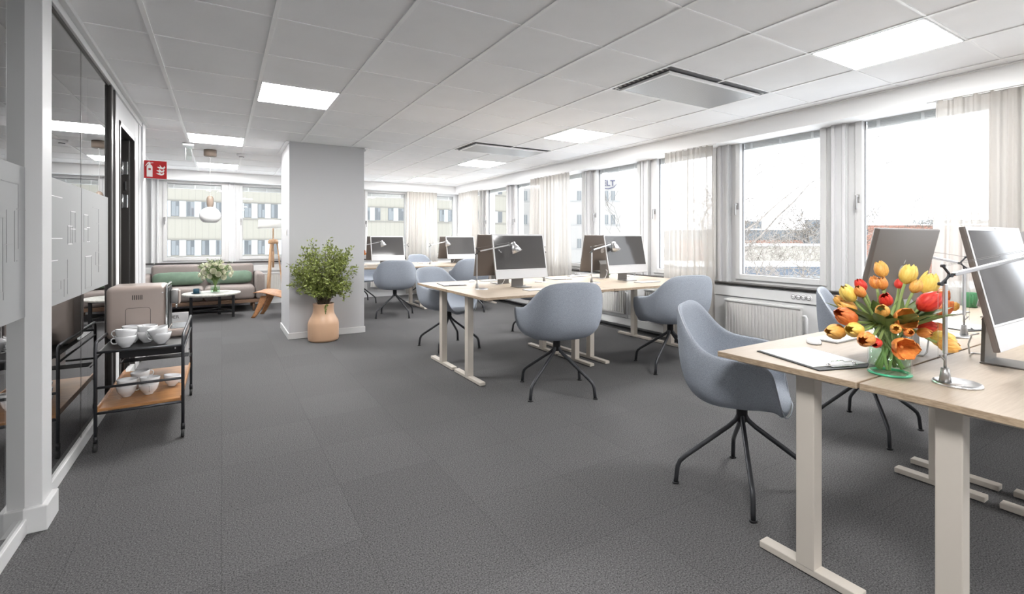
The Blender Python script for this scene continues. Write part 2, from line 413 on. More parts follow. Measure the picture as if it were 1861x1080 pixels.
# window rows -------------------------------------------------------
def window(i, horiz, a0, a1, z0, z1, plane, lbl, taped=True):
    """horiz 'y': window in the right wall spanning y a0..a1 (plane = x); 'x': far wall."""
    root = thing('window_%d' % i, lbl, 'window', kind='structure')
    def P(a, d, z): return (plane+d, a, z) if horiz == 'y' else (a, plane+d, z)
    def bx(bb, s0, s1, d0, d1, zz0, zz1, bev=.003):
        p, q = P(s0, d0, zz0), P(s1, d1, zz1)
        bb.box([min(u, v) for u, v in zip(p, q)], [max(u, v) for u, v in zip(p, q)], bev)
    f = B(); t = .055; e = .11
    # outer frame + sash
    for (s0, s1, d0, d1, ex) in ((a0-e, a1+e, -.02, .10, .055),):
        bx(f, a0-e, a0-t, d0, d1, z0-.115, z1+.10); bx(f, a1+t, a1+e, d0, d1, z0-.115, z1+.10)
        bx(f, a0-t, a1+t, d0, d1, z1+t, z1+.10); bx(f, a0-t, a1+t, d0, d1, z0-.115, z0-t)
    f.build('frame', 'frame', root)
    s = B()
    bx(s, a0-t, a0, -.035, .05, z0-t, z1+t); bx(s, a1, a1+t, -.035, .05, z0-t, z1+t)
    bx(s, a0, a1, -.035, .05, z1, z1+t); bx(s, a0, a1, -.035, .05, z0-t, z0)
    s.build('sash', 'frame', root)
    gk = B(); w = .005
    for q in ((a0, a0+w, z0, z1), (a1-w, a1, z0, z1), (a0, a1, z0, z0+w), (a0, a1, z1-w, z1)): bx(gk, q[0], q[1], .012, .03, q[2], q[3], 0)
    gk.build('gasket', 'gasketg', root)
    pn = B()
    v = [P(a0, .02, z0), P(a1, .02, z0), P(a1, .02, z1), P(a0, .02, z1)]
    if horiz == 'x': pass
    else: v = v[::-1]
    pn.bm.faces.new([pn.bm.verts.new(q) for q in v])
    pn.build('pane', 'pane', root, fix=False)
    # gathered blind at the head
    bl = B(); zb = z1-.075
    for k in range(9): bx(bl, a0+.01, a1-.01, .03, .06, zb+k*.0075, zb+k*.0075+.004, 0)
    bx(bl, a0+.01, a1-.01, .028, .062, z1-.008, z1, 0); bx(bl, a0+.01, a1-.01, .028, .062, zb-.012, zb-.002, 0)
    br = bl.build('blind', 'blind', root)
    tp = B()
    for fr_ in (.12, .5, .88):
        c = a0+(a1-a0)*fr_; bx(tp, c-.012, c+.012, .024, .028, zb-.014, z1-.012, 0)
    tp.build('tape', 'tape', br)
    rail = B(); bx(rail, a0+.01, a1-.01, .022, .027, z1-.024, z1-.018, 0); rail.build('head_rail', 'white', br)
    # handle on the hinge-free side (far side for the right wall, left side for the far wall)
    hc = a1+.028 if horiz == 'y' else a0-.028
    hz = (z0+z1)/2+.02
    hb = B(); bx(hb, hc-.013, hc+.013, -.045, -.033, hz-.035, hz+.035, .004)
    bx(hb, hc-.008, hc+.008, -.075, -.045, hz+.010, hz+.028, .003); bx(hb, hc-.008, hc+.008, -.085, -.070, hz-.095, hz+.028, .004)
    hb.build('handle', 'alustand', root)
    return root
ZW0, ZW1 = .84, 2.262
wins = []
n = 0
for k in range(-3, 8):
    y1 = 2.026+k*1.1535; y0 = y1-.808
    if y0 < YN: continue
    n += 1
    window(n, 'y', y0, y1, ZW0, ZW1, XW, 'white framed side window %d bays from the near end with a gathered grey blind' % n)
    wins.append((y0, y1))
bwins = []
for k in range(-1, 5):
    x0 = -.816+k*1.1485; x1 = x0+.815; n += 1
    window(n, 'x', x0, x1, ZW0+.05, 2.195, YB, 'white framed far window, number %d from the left, facing the cream building' % (k+2))
    bwins.append((x0, x1))
n += 1; window(n, 'x', -3.2, -2.35, ZW0+.05, 2.195, YB, 'white framed far window hidden at the left end of the lounge'); bwins.append((-3.2, -2.35))
bwins.sort()
# walls between the windows
e = .11
def piers(spans, lo, hi):
    out = []; c = lo
    for a, b in sorted(spans): out.append((c, a-e)); c = b+e
    out.append((c, hi)); return [q for q in out if q[1] > q[0]]
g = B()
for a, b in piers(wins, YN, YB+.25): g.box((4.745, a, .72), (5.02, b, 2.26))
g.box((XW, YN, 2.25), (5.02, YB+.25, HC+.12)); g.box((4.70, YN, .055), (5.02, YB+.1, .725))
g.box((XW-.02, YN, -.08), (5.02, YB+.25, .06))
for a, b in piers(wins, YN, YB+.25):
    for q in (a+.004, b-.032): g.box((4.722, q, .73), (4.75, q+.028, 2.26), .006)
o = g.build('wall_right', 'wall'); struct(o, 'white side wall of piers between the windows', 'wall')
g = B()
for a, b in piers(bwins, XL, XW+.1): g.box((a, 10.245, .72), (b, 10.52, 2.26))
g.box((XL, YB, 2.19), (XW+.2, 10.52, HC+.12)); g.box((XL, 10.20, .0), (XW, 10.52, .78))
g.box((XL, 10.185, .0), (4.7, 10.20, .09))
for a, b in piers(bwins, XL, XW-.1):
    for q in (a+.004, b-.032): g.box((q, 10.222, .77), (q+.028, 10.25, 2.25), .006)
o = g.build('wall_back', 'wall'); struct(o, 'white far wall of piers between the windows', 'wall')
# boxing under the windows
g = B(); g.box((4.672, YN, .61), (4.70, YB-.1, .715), .004); g.box((4.66, YN, .055), (4.70, YB-.1, .15), .004); g.box((4.675, YN, .155), (4.70, YB-.1, .2), .004)
g.box((4.685, YN, .12), (4.70, YB-.1, .6))
for y in [YN+1.0+2.3*k for k in range(6)]: g.box((4.6705, y, .612), (4.6725, y+.004, .713))
o = g.build('trim_4', 'trim'); struct(o, 'white cable trunking and pipe boxing under the side windows', 'trunking')
g = B(); g.box((XL, 10.175, .62), (4.66, 10.20, .72), .004)
o = g.build('trim_5', 'trim'); struct(o, 'white cable trunking under the far windows', 'trunking')
WHERE = {3: 'the large near window behind the dark computer back', 4: 'the clear middle window with the round sockets', 5: 'the draped window behind the rear right chair',
 6: 'the window that shows the lettered building', 7: 'the window right of the middle curtain gap', 8: 'the window left of the middle sheer curtain',
 9: 'the narrow looking window near the far corner', 10: 'the last side window in the far corner'}
BWHERE = {1: 'the far window at the left edge of the sofa', 2: 'the far window behind the pendant lamp', 3: 'the far window behind the tripod lamp', 4: 'the far window hidden by the pillar', 5: 'the far window just right of the pillar', 6: 'the far window next to the corner curtain'}
for i, (a, b) in enumerate(wins):
    if i not in WHERE: continue
    o = B().box((4.655, a-.19, .733), (4.785, b+.17, .752), .004).build('window_sill', 'sill')
    tag(o, 'dark stone sill of %s' % WHERE[i], 'window sill', 'dark sills under the windows')
for i, (a, b) in enumerate(bwins):
    if i not in BWHERE: continue
    o = B().box((a-.16, 10.16, .785), (b+.16, 10.285, .802), .004).build('window_sill', 'sill')
    tag(o, 'dark stone sill of %s' % BWHERE[i], 'window sill', 'dark sills under the windows')
# radiators
def radiator(a, b, horiz, lbl):
    r = thing('radiator', lbl, 'radiator', (0, 0, 0), 0, 'panel radiators under the windows')
    m = 'rad' if horiz == 'y' else 'radx'
    g = B()
    nn = int((b-a)/.033)
    for i in range(nn):
        c = a+(i+.5)*(b-a)/nn
        if horiz == 'y': g.box((4.617, c-.0105, .225), (4.626, c+.0105, .545), .003)
        else: g.box((c-.0105, 10.117, .225), (c+.0105, 10.126, .545), .003)
    if horiz == 'y': g.box((4.624, a, .205), (4.665, b, .57), .006)
    else: g.box((a, 10.124, .205), (b, 10.165, .57), .006)
    g.build('panel', 'radplain', r)
    g = B()
    if horiz == 'y': g.box((4.612, a-.004, .56), (4.668, b+.004, .58), .004)
    else: g.box((a-.004, 10.112, .56), (b+.004, 10.168, .58), .004)
    g.build('top_grille', 'trim', r)
    g = B()
    if horiz == 'y': g.tube([(4.64, a-.012, .50), (4.64, a-.04, .50), (4.64, a-.05, .48), (4.64, a-.05, .15)], .010)
    else: g.tube([(a-.012, 10.14, .50), (a-.04, 10.14, .50), (a-.05, 10.14, .48), (a-.05, 10.14, .15)], .010)
    g.build('valve', 'white', r)
    for c in (a+.1, b-.1):
        g = B()
        if horiz == 'y': g.box((4.64, c, .3), (4.69, c+.02, .5))
        else: g.box((c, 10.15, .3), (c+.02, 10.20, .5))
        g.build('wall_bracket', 'white', r)
for i, (a, b) in enumerate(wins):
    if i in WHERE: radiator(a+.10, b+.08, 'y', 'white ribbed radiator under %s' % WHERE[i])
for i, (a, b) in enumerate(bwins):
    if i in BWHERE: radiator(a+.02, b-.02, 'x', 'white ribbed radiator under %s' % BWHERE[i])
# socket outlets on the trunking
def outlet(y, lbl):
    r = thing('power_socket', lbl, 'socket', (4.672, y, .668), 0, 'round sockets on the trunking')
    g = B(); g.lathe([(0, .004), (.026, .004), (.028, 0), (.028, -.004)], mt=Matrix.Rotation(-PI/2, 4, 'Y')); g.build('face_plate', 'white', r)
    g = B(); g.lathe([(.019, .0045), (.021, .0055), (.023, .0045)], mt=Matrix.Rotation(-PI/2, 4, 'Y'))
    for s in (-.009, .009): g.box((-.0065, s-.003, -.003), (-.004, s+.003, .003))
    g.build('contact', 'ink', r)
nm = ['nearest', 'second nearest', 'third nearest', 'farthest']
for i in range(4): outlet(2.42+i*.047, 'round white power socket %s of four under the clear middle window' % nm[i])
for i in range(3): outlet(5.78+i*.047, 'round white power socket %s of three beside the draped middle curtain' % ['nearest', 'second', 'last'][i])

# pillar ------------------------------------------------------------
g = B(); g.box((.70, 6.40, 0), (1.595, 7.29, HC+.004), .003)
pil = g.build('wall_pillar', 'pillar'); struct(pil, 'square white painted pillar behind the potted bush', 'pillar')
g = B(); g.box((.688, 6.388, 0), (1.607, 7.302, .075), .003); g.build('baseboard', 'trim', pil)
g = B(); 
for a, b in (((.66, 6.36, 2.386), (.70, 7.33, 2.398)), ((1.595, 6.36, 2.386), (1.64, 7.33, 2.398))): g.box(a, b)
g.box((1.62, 6.40, 2.37), (1.66, 7.35, 2.399)); g.build('ceiling_collar', 'tbar', pil)
r = thing('light_switch', 'small square switch on the left face of the pillar', 'switch', (.70, 6.62, 1.30))
B().box((-.008, -.04, -.04), (0, .04, .04), .003).build('plate', 'white', r); B().box((-.012, -.022, -.03), (-.008, .022, .03), .002).build('rocker', 'radplain', r)

# left partition -----------------------------------------------------
XP = -.70
def glasswall(name, y0, y1, lbl, seams):
    r = thing(name, lbl, 'glass wall', kind='structure')
    p = B(); p.bm.faces.new([p.bm.verts.new(q) for q in ((XP, y0, .065), (XP, y1, .065), (XP, y1, 2.335), (XP, y0, 2.335))])
    p.build('pane', 'dglass', r, fix=False)
    f = B()
    f.box((XP+.0006, y0, .895), (XP+.0016, y1, 1.515)); fr = f.build('frosted_band', 'frost', r)
    g = B()
    for s in seams: g.box((XP+.0017, s-.002, .065), (XP+.0027, s+.002, 2.335))
    g.build('seam', 'dframe', r)
    return r, fr
ra, fa = glasswall('wall_left_near', YN, 2.78, 'near pane of the left glass partition with frosted band', [.9, -1.2])
rb, fb = glasswall('wall_left_far', 2.88, 4.46, 'far pane of the left glass partition behind the coffee trolley', [3.69])
def outlines(fr, rects, dark):
    g = B(); t = .0035
    for (y0, y1, z0, z1, sides) in rects:
        x0, x1 = XP+.0016, XP+.0026
        if 't' in sides: g.box((x0, y0, z1-t), (x1, y1, z1))
        if 'b' in sides: g.box((x0, y0, z0), (x1, y1, z0+t))
        if 'l' in sides: g.box((x0, y0, z0), (x1, y0+t*2, z1))
        if 'r' in sides: g.box((x0, y1-t*2, z0), (x1, y1, z1))
    g.build('film_outline', 'filmline' if dark else 'filmlight', fr)
outlines(fb, [(3.0, 3.30, 1.22, 1.43, 'tb'), (3.46, 3.56, 1.27, 1.37, 't'), (3.40, 3.5, 1.19, 1.29, 'tb'), (3.46, 3.56, 1.20, 1.275, 't'), (3.75, 3.86, 1.27, 1.365, 't'), (3.82, 3.9, 1.2, 1.29, 'tb'), (3.76, 3.83, 1.2, 1.28, 't'), (3.0, 3.22, 1.0, 1.115, 't'), (3.78, 3.95, .96, 1.115, 't')], False)
outlines(fb, [(3.46, 3.56, 1.20, 1.37, 'lr'), (3.40, 3.5, 1.19, 1.29, 'lr'), (3.75, 3.86, 1.2, 1.365, 'lr'), (3.98, 4.15, 1.0, 1.42, 'tr'), (3.3, 3.4, .93, 1.11, 'r'), (3.0, 3.28, .96, 1.01, 'trb'), (3.33, 3.43, .92, 1.01, 'tlb'), (3.78, 3.95, .92, 1.115, 'blr'), (4.1, 4.24, 1.19, 1.32, 'tb'), (4.1, 4.24, 1.04, 1.13, 'tb'), (4.06, 4.15, 1.05, 1.135, 'tlrb')], True)
outlines(fa, [(2.50, 2.68, 1.18, 1.44, 'tr'), (2.66, 2.76, 1.13, 1.34, 'tb'), (2.55, 2.64, 1.13, 1.33, 'lr'), (2.52, 2.62, .99, 1.20, 'tl'), (2.42, 2.52, 1.02, 1.30, 'trb'), (2.2, 2.4, 1.0, 1.4, 'tlrb'), (1.9, 2.1, 1.1, 1.35, 'tlrb'), (1.5, 1.8, .95, 1.3, 'tlrb')], True)
g = B()
g.box((XP-.03, YN, 0), (XP+.012, 2.76, .065), .003); g.box((XP-.03, 2.9, 0), (XP+.012, 6.2, .065), .003)
o = g.build('baseboard_left', 'trim'); struct(o, 'low white skirting under the left glass partition', 'baseboard')
g = B(); g.box((XP-.03, YN, 2.335), (XP+.02, 6.2, HC+.004), .002); g.box((XP+.02, YN, 2.375), (XP+.05, 6.2, HC+.003), .002); g.box((XP-.0, YN, 2.325), (XP+.004, 4.3, 2.337))
o = g.build('trim_6', 'trim'); struct(o, 'white ceiling trim along the top of the left glass partition', 'trim')
g = B(); g.box((XP-.001, YN, 2.318), (XP+.006, 4.46, 2.336)); o = g.build('trim_7', 'dframe'); struct(o, 'thin dark head channel of the glass partition', 'trim')
g = B(); g.box((XP-.06, 2.755, 0), (-.645, 2.885, HC), .003)
o = g.build('trim_8', 'trim'); struct(o, 'white post between the two glass partition panes', 'post')
B().box((XP-.06, 2.735, 0), (-.625, 2.90, .105), .004).build('baseboard', 'trim', o)
g = B()
g.box((XP-.09, 4.33, 0.0), (XP-.003, 4.46, 2.33), .004)
g.box((XP-.05, 4.47, 0.0), (XP+.02, 4.53, 2.33), .006); g.box((XP-.05, 4.54, 0), (XP+.012, 4.60, 2.33), .006); g.box((XP-.05, 4.605, 0), (XP+.02, 4.65, 2.33), .006)
o = g.build('trim_9', 'dframe'); struct(o, 'dark grooved metal post beside the glass partition and white panel', 'post')
g = B(); g.box((XP-.05, 4.65, 0), (XP+.005, 4.87, 2.335), .002); g.box((XP-.05, 5.655, 0), (XP+.005, 5.9, 2.335), .002); g.box((XP-.05, 4.87, 2.16), (XP+.005, 5.655, 2.335), .002)
g.box((XP-.10, 5.90, 0), (XP+.012, 6.2, HC), .003); g.box((XP-.02, 6.02, 0), (XP+.028, 6.2, HC), .003)
g.box((XL, 6.08, 0), (XP, 6.2, HC+.1))
o = g.build('wall_left', 'wall'); struct(o, 'white panelled end of the left partition around the dark door frame', 'wall')
# door
d = thing('door_1', 'open dark framed door in the white panel of the left partition', 'door', kind='structure')
g = B(); g.box((XP-.06, 4.87, 0), (XP+.012, 4.91, 2.16), .003); g.box((XP-.06, 5.615, 0), (XP+.012, 5.655, 2.16), .003); g.box((XP-.06, 4.87, 2.12), (XP+.012, 5.655, 2.16), .003)
g.box((XP-.12, 5.56, 0), (XP-.02, 5.62, 2.12), .003)
g.build('frame', 'dframe', d)
g = B(); g.box((-1.50, 5.56, .01), (-.83, 5.60, 2.11), .003); g.build('leaf', 'dframe', d)
g = B()
for z in (1.50, 1.80): g.box((XP-.105, 5.548, z), (XP-.03, 5.562, z+.12), .003); g.cyl((XP-.07, 5.545, z-.004), (XP-.07, 5.545, z+.124), .009)
g.box((XP-.05, 5.545, 1.66), (XP-.04, 5.56, 1.74))
g.build('hinge', 'chrome', d)
# room behind the glass, closing walls
g = B(); g.box((XL-.1, YN, -.05), (XL, YB+.25, HC+.1)); o = g.build('wall_far_left', 'wall'); struct(o, 'plain wall behind the glass partition', 'wall')
g = B(); g.box((XL, YN-.1, -.05), (XW+.25, YN, HC+.1)); o = g.build('wall_near', 'wall'); struct(o, 'plain wall at the near end of the office', 'wall')

# sensors / lights ----------------------------------------------------
def ceiling_light(i, j, lbl):
    x0, y0 = GX+i*TX, GY+j*TY
    r = thing('ceiling_light', lbl, 'ceiling light', (x0+TX/2, y0+TY/2, HC), 0, 'square light panels set in the ceiling grid')
    a, b = TX/2-.012, TY/2-.008
    f = B(); t = .008
    f.box((-a, -b, -.003), (-a+t, b, .004)); f.box((a-t, -b, -.003), (a, b, .004)); f.box((-a, -b, -.003), (a, -b+t, .004)); f.box((-a, b-t, -.003), (a, b, .004))
    f.build('frame', 'white', r)
    B().box((-a+t, -b+t, -.001), (a-t, b-t, .003)).build('diffuser', 'panel', r)
ceiling_light(1, 6, 'glowing square ceiling panel nearest on the left side of the ceiling')
ceiling_light(0, 10, 'glowing ceiling panel above the pendant, nearer of the two over the lounge')
ceiling_light(0, 14, 'glowing ceiling panel farthest away over the sofa')
ceiling_light(6, 1, 'large glowing ceiling panel at the upper right nearest the side windows')
ceiling_light(6, 6, 'glowing ceiling panel between the two ventilation units')
ceiling_light(6, 10, 'glowing ceiling panel beyond the smaller ventilation unit')
ceiling_light(6, 14, 'glowing ceiling panel farthest away on the right over the far desks')
ceiling_light(1, -1, 'ceiling panel overhead near the camera')
ceiling_light(6, -4, 'ceiling panel behind the camera by the side windows')
ceiling_light(1, -5, 'ceiling panel behind the camera by the glass partition')
def cassette(j, lbl):
    x0, x1 = GX+5*TX+.014, GX+7*TX-.014; y0, y1 = GY+j*TY+.01, GY+(j+1)*TY-.01
    r = thing('ventilation_unit', lbl, 'ventilation unit', ((x0+x1)/2, (y0+y1)/2, HC), 0, 'perforated ventilation units in the ceiling')
    a, b = (x1-x0)/2, (y1-y0)/2
    B().box((-a, -b, 0), (a, b, .003)).build('recess', 'recess', r)
    g = B()
    for k in range(34): 
        xx = -a+.03+k*(2*a-.06)/33
        g.box((xx-.006, b-.045, -.002), (xx+.006, b-.01, .002))
    for k in range(12):
        yy = -b+.04+k*(2*b-.08)/11
        g.box((-a+.005, yy-.006, -.002), (-a+.03, yy+.006, .002)); g.box((a-.03, yy-.006, -.002), (a-.005, yy+.006, .002))
    g.build('louvre', 'radplain', r)
    g = B(); t = .026; A, Bb, z0, z1 = a-.045, b-.045, -.022, -.006
    g.box((-A, -Bb, z0), (-A+t, Bb, z1), .002); g.box((A-t, -Bb, z0), (A, Bb, z1), .002); g.box((-A+t, -Bb, z0), (A-t, -Bb+t, z1), .002); g.box((-A+t, Bb-t, z0), (A-t, Bb, z1), .002)
    for sx_ in (-1, 1):
        for sy_ in (-1, 1): g.box((sx_*(A-.03)-.008, sy_*(Bb-.03)-.008, z1-.002), (sx_*(A-.03)+.008, sy_*(Bb-.03)+.008, .001))
    g.build('frame', 'ceiltrim', r)
    B().box((-A+t, -Bb+t, -.020), (A-t, Bb-t, -.014)).build('perforated_plate', 'perf', r)
cassette(3, 'large perforated metal ventilation unit in the ceiling at the upper right')
cassette(8, 'smaller looking perforated metal ventilation unit farther along the ceiling')
r = thing('smoke_detector', 'small round white smoke detector on the ceiling right of the pendant', 'smoke detector', (.238, 7.716, HC))
B().lathe([(0, -.045), (.02, -.045), (.03, -.035), (.05, -.03), (.058, -.018), (.058, 0), (0, 0)]).build('body', 'white', r)
B().lathe([(.03, -.036), (.034, -.041), (.024, -.043), (.022, -.04)]).build('vent_ring', 'recess', r)
r = thing('ceiling_spotlight', 'small white fitting with a clear hanging plate left of the pendant', 'ceiling fitting', (-.355, 7.25, HC))
B().box((-.06, -.10, -.03), (.06, .10, 0), .006).build('housing', 'white', r)
B().box((-.035, -.003, -.20), (.035, .003, -.03), .002).build('hanging_plate', 'clear', r)
B().box((-.037, -.006, -.035), (-.029, .006, -.2), .001).build('clip', 'chrome', r)
# pendant
r = thing('pendant_lamp', 'pendant lamp with round opal globe and beige capsule holder over the lounge', 'pendant lamp', (-.131, 7.573, HC))
B().lathe([(0, -.085), (.066, -.085), (.074, -.078), (.074, 0), (0, 0)]).build('canopy', 'fixture', r)
B().cyl((0, 0, -.085), (0, 0, -.61), .0022, seg=6).cyl((0, 0, -.085), (0, 0, -.10), .012).build('cord', 'white', r)
B().lathe([(0, -.605), (.018, -.608), (.033, -.625), (.041, -.65), (.041, -.72), (.034, -.75), (.022, -.765), (0, -.766)]).build('lamp_holder', 'fixture', r)
B().lathe([(.018, -.755), (.05, -.765), (.09, -.79), (.117, -.83), (.124, -.87), (.118, -.91), (.10, -.945), (.075, -.962), (.05, -.966), (0, -.966)]).build('globe', 'opal', r)
# fire sign
r = thing('fire_extinguisher_sign', 'red sign with white extinguisher and flames sticking out from the partition end', 'sign', (-.585, 6.1, 1.925))
B().box((-.10, -.003, -.09), (.10, .003, .09), .001).build('panel', 'red', r)
RX = Matrix.Rotation(PI/2, 4, 'X')
g = B()
def pic(pts): g.prism([(x, z) for x, z in pts], .0030, .0042, RX)
pic([(-.066, -.074), (-.018, -.074), (-.018, .028), (-.024, .042), (-.036, .052), (-.048, .052), (-.060, .042), (-.066, .028)])
pic([(-.048, .050), (-.036, .050), (-.034, .062), (-.012, .066), (-.012, .072), (-.036, .070), (-.046, .078), (-.058, .070), (-.070, .050), (-.078, .034), (-.072, .032), (-.062, .050), (-.054, .062)])
for dx, dz in ((.006, .012), (.0, -.022), (-.002, -.052)):
    pic([(dx+.012, dz+.016), (dx+.030, dz+.004), (dx+.055, dz-.004), (dx+.074, dz+.002), (dx+.082, dz+.018), (dx+.072, dz+.032), (dx+.070, dz+.020), (dx+.060, dz+.012), (dx+.052, dz+.016), (dx+.034, dz+.040), (dx+.040, dz+.018), (dx+.030, dz+.018)])
g.build('pictogram', 'signwhite', r)
g = B(); g.box((-.052, -.0050, -.006), (-.032, -.0041, .012)); g.build('pictogram_window', 'red', r)
g = B(); g.box((-.115, -.006, -.09), (-.10, .006, .09), .001); g.build('bracket', 'radplain', r)

# curtains -------------------------------------------------------------
def curtain(a0, a1, horiz, pos, lbl, folds=7, z0=.04, amp=.023, seed=0):
    rnd = random.Random(seed); ph = [rnd.uniform(0, 6) for _ in range(5)]
    r = thing('curtain', lbl, 'curtain', (0, 0, 0), 0, 'sheer curtains along the windows')
    def f(u, v):
        z = z0+(2.25-z0)*v
        flare = 1+.10*(1-v)
        c = (a0+a1)/2; a = c+(a0+(a1-a0)*u-c)*flare
        w = amp*(math.sin(u*folds*2*PI+ph[0]+.35*math.sin(v*2+ph[1]))+.45*math.sin(u*folds*4.6*PI+ph[2])+.3*math.sin(u*9+ph[3]+v))*(.55+.45*(1-v)+.25*abs(math.sin(3*v+ph[4])))
        a += .4*w*math.cos(u*folds*2*PI+ph[1])
        return (pos+w, a, z) if horiz == 'y' else (a, pos+w, z)
    g = B(); g.grid(f, folds*22, 24); g.build('cloth', 'sheer', r, smooth=True)
    g = B()
    def hm(u, v):
        x, y, z = f(u, 1); x2, y2, z2 = f(u, .965+.035*v)
        return (x2-.002, y2, z2) if horiz == 'y' else (x2, y2-.002, z2)
    g.grid(hm, folds*22, 3); g.build('heading_tape', 'sheer', r, smooth=True)
    g = B()
    if horiz == 'y': g.box((pos-.012, min(a0, a1)-.05, 2.238), (pos+.012, max(a0, a1)+.05, 2.246))
    else: g.box((min(a0, a1)-.05, pos-.012, 2.238), (max(a0, a1)+.05, pos+.012, 2.246))
    g.build('track', 'white', r)
curtain(.62, 1.46, 'y', 4.574, 'sheer cream curtain nearest on the right behind the large monitor', 9, seed=1)
curtain(3.37, 4.02, 'y', 4.574, 'sheer cream curtain behind the rear right chair of the middle desks', 8, seed=2)
curtain(5.92, 7.0, 'y', 4.574, 'sheer cream curtain in the middle of the side window row', 10, seed=3)
curtain(9.02, 9.93, 'y', 4.574, 'sheer cream curtain at the far end of the side window row', 8, seed=4)
curtain(3.42, 4.10, 'x', 10.083, 'sheer cream curtain on the far wall next to the corner', 7, seed=5)
# hidden pieces of opposite halves of the same pairs are not visible
# ================================================================== CHAIR
RIM = [(0, .430), (28, .434), (42, .50), (56, .635), (70, .670), (86, .682), (100, .700), (114, .742), (130, .812), (146, .868), (162, .893), (180, .900)]
def rim_xy(phi):
    s, c = math.sin(phi), math.cos(phi)
    a = .305; b = .255 if c > 0 else .30
    p = .64 if c < 0 else .72
    return a*math.copysign(abs(s)**p, s), b*math.copysign(abs(c)**p, c)
def shell_pt(phi, t, off=0.0):
    d = abs(math.degrees((phi+PI) % (2*PI)-PI))
    zr = cubic(RIM, d); X, Y = rim_xy(phi); z0 = .452
    front = max(0, 1-d/50.0)
    up = 1-(1-t)**2.5
    q = t**(2.9)
    zz = z0+(zr-z0)*q
    if front > 0: zz += .012*math.sin(t*PI)*front
    k = (1-front)*up*.93+(1-front)*.07*t+front*t
    kk = k*(1-.0)
    # the back leans outwards with height
    return Vector((X*kk, Y*kk, zz))
def make_chair():
    r = thing('armchair', 'x', 'chair', group='grey-blue upholstered swivel armchairs')
    g = B(); NU, NV = 56, 15
    vv = []
    c = g.bm.verts.new((0, 0, .452))
    for i in range(NU):
        phi = 2*PI*i/NU
        vv.append([g.bm.verts.new(shell_pt(phi, (j+1)/NV)) for j in range(NV)])
    for i in range(NU):
        i2 = (i+1) % NU
        g.bm.faces.new((c, vv[i][0], vv[i2][0]))
        for j in range(NV-1): g.bm.faces.new((vv[i][j], vv[i][j+1], vv[i2][j+1], vv[i2][j]))
    bmesh.ops.recalc_face_normals(g.bm, faces=g.bm.faces)
    # make normals point up / inwards
    if sum(f.normal.z*f.calc_area() for f in g.bm.faces) < 0: bmesh.ops.reverse_faces(g.bm, faces=g.bm.faces)
    sh = g.build('shell', 'fabric', r, smooth=True, fix=False)
    so = sh.modifiers.new('thickness', 'SOLIDIFY'); so.thickness = .030; so.offset = -1
    bv = sh.modifiers.new('smooth', 'SUBSURF'); bv.levels = 2; bv.render_levels = 2
    g = B(); pts = []
    for i in range(NU*2+1):
        ph_ = 2*PI*i/(NU*2); p = shell_pt(ph_, 1.0); ctr = Vector((p.x, p.y, 0)).normalized(); fr_ = max(0, min(1, 1.9-abs((math.degrees(ph_)+180) % 360-180)/30))
        pts.append(p+ctr*(.020*(1-fr_)+.001)+Vector((0, 0, -.010-.012*fr_)))
    g.tube(pts, .0032, 6, caps=False); g.build('piping', 'piping', sh)
    g = B(); g.lathe([(0, .445), (.075, .442), (.08, .432), (.04, .428), (.030, .42), (.030, .352), (.026, .345), (.026, .318), (0, .318)], seg=28)
    g.build('swivel_column', 'black', r)
    for k in range(4):
        a = PI/4+k*PI/2; ca, sa = math.cos(a), math.sin(a)
        prof = [(.014, .362), (.020, .345), (.034, .322), (.07, .292), (.30, .137), (.33, .112), (.342, .085), (.347, .05), (.352, .008)]
        g = B(); g.tube([(ca*q, sa*q, z) for q, z in prof], .0125, 12); lg = g.build('leg', 'gun', r)
        g = B(); g.cyl((ca*.353, sa*.353, 0), (ca*.353, sa*.353, .009), .020, .017, 16); g.build('foot_glide', 'black', lg)
    return r
ch = make_chair()
ROTB = PI   # chairs on the far side of a desk face the camera side (-Y)
spec = [
 # x, y, leg rotation, shell swivel, scale, label
 (2.205, 1.46, PI+.05, .50, (1, .80, 1), 'grey-blue armchair at the near left desk corner, nearest of all chairs'),
 (3.555, 1.48, PI+.05, .40, (1, .80, 1), 'grey-blue armchair half hidden behind the tulip bouquet at the nearest desks'),
 (2.315, 3.15, -.44, .22, None, 'grey-blue armchair seen from behind, left one on the camera side of the middle desks'),
 (3.67, 3.17, -.44, .22, None, 'grey-blue armchair seen from behind beside the draped window at the middle desks'),
 (2.20, 5.04, PI+.07, .40, None, 'grey-blue armchair facing the camera at the far left corner of the middle desks'),
 (3.55, 5.22, PI+.05, .30, None, 'grey-blue armchair mostly hidden behind the left monitor of the middle desks'),
 (2.345, 7.49, -.44, .22, None, 'grey-blue armchair seen from behind at the farthest desks beside the pillar'),
 (3.62, 7.45, -.44, .22, None, 'grey-blue armchair seen from behind at the farthest desks, behind a dark monitor back'),
 (3.62, 9.50, PI+.05, .25, None, 'grey-blue armchair beyond the farthest desks with only its back showing'),
 (2.25, 9.42, PI+.05, .45, None, 'grey-blue armchair at the farthest desks cut off by the pillar edge'),
]
for i, (x, y, rz, sw, sc, lb) in enumerate(spec):
    q = ch if i == 0 else dup(ch, (x, y, 0), rz, lb, 'grey-blue upholstered swivel armchairs')
    q.location = (x, y, 0); q.rotation_euler.z = rz; q['label'] = lb
    q.scale = sc if sc else (1, 1, 1)
    for c in kids(q):
        if c.name.startswith('shell'): c.rotation_euler.z = sw

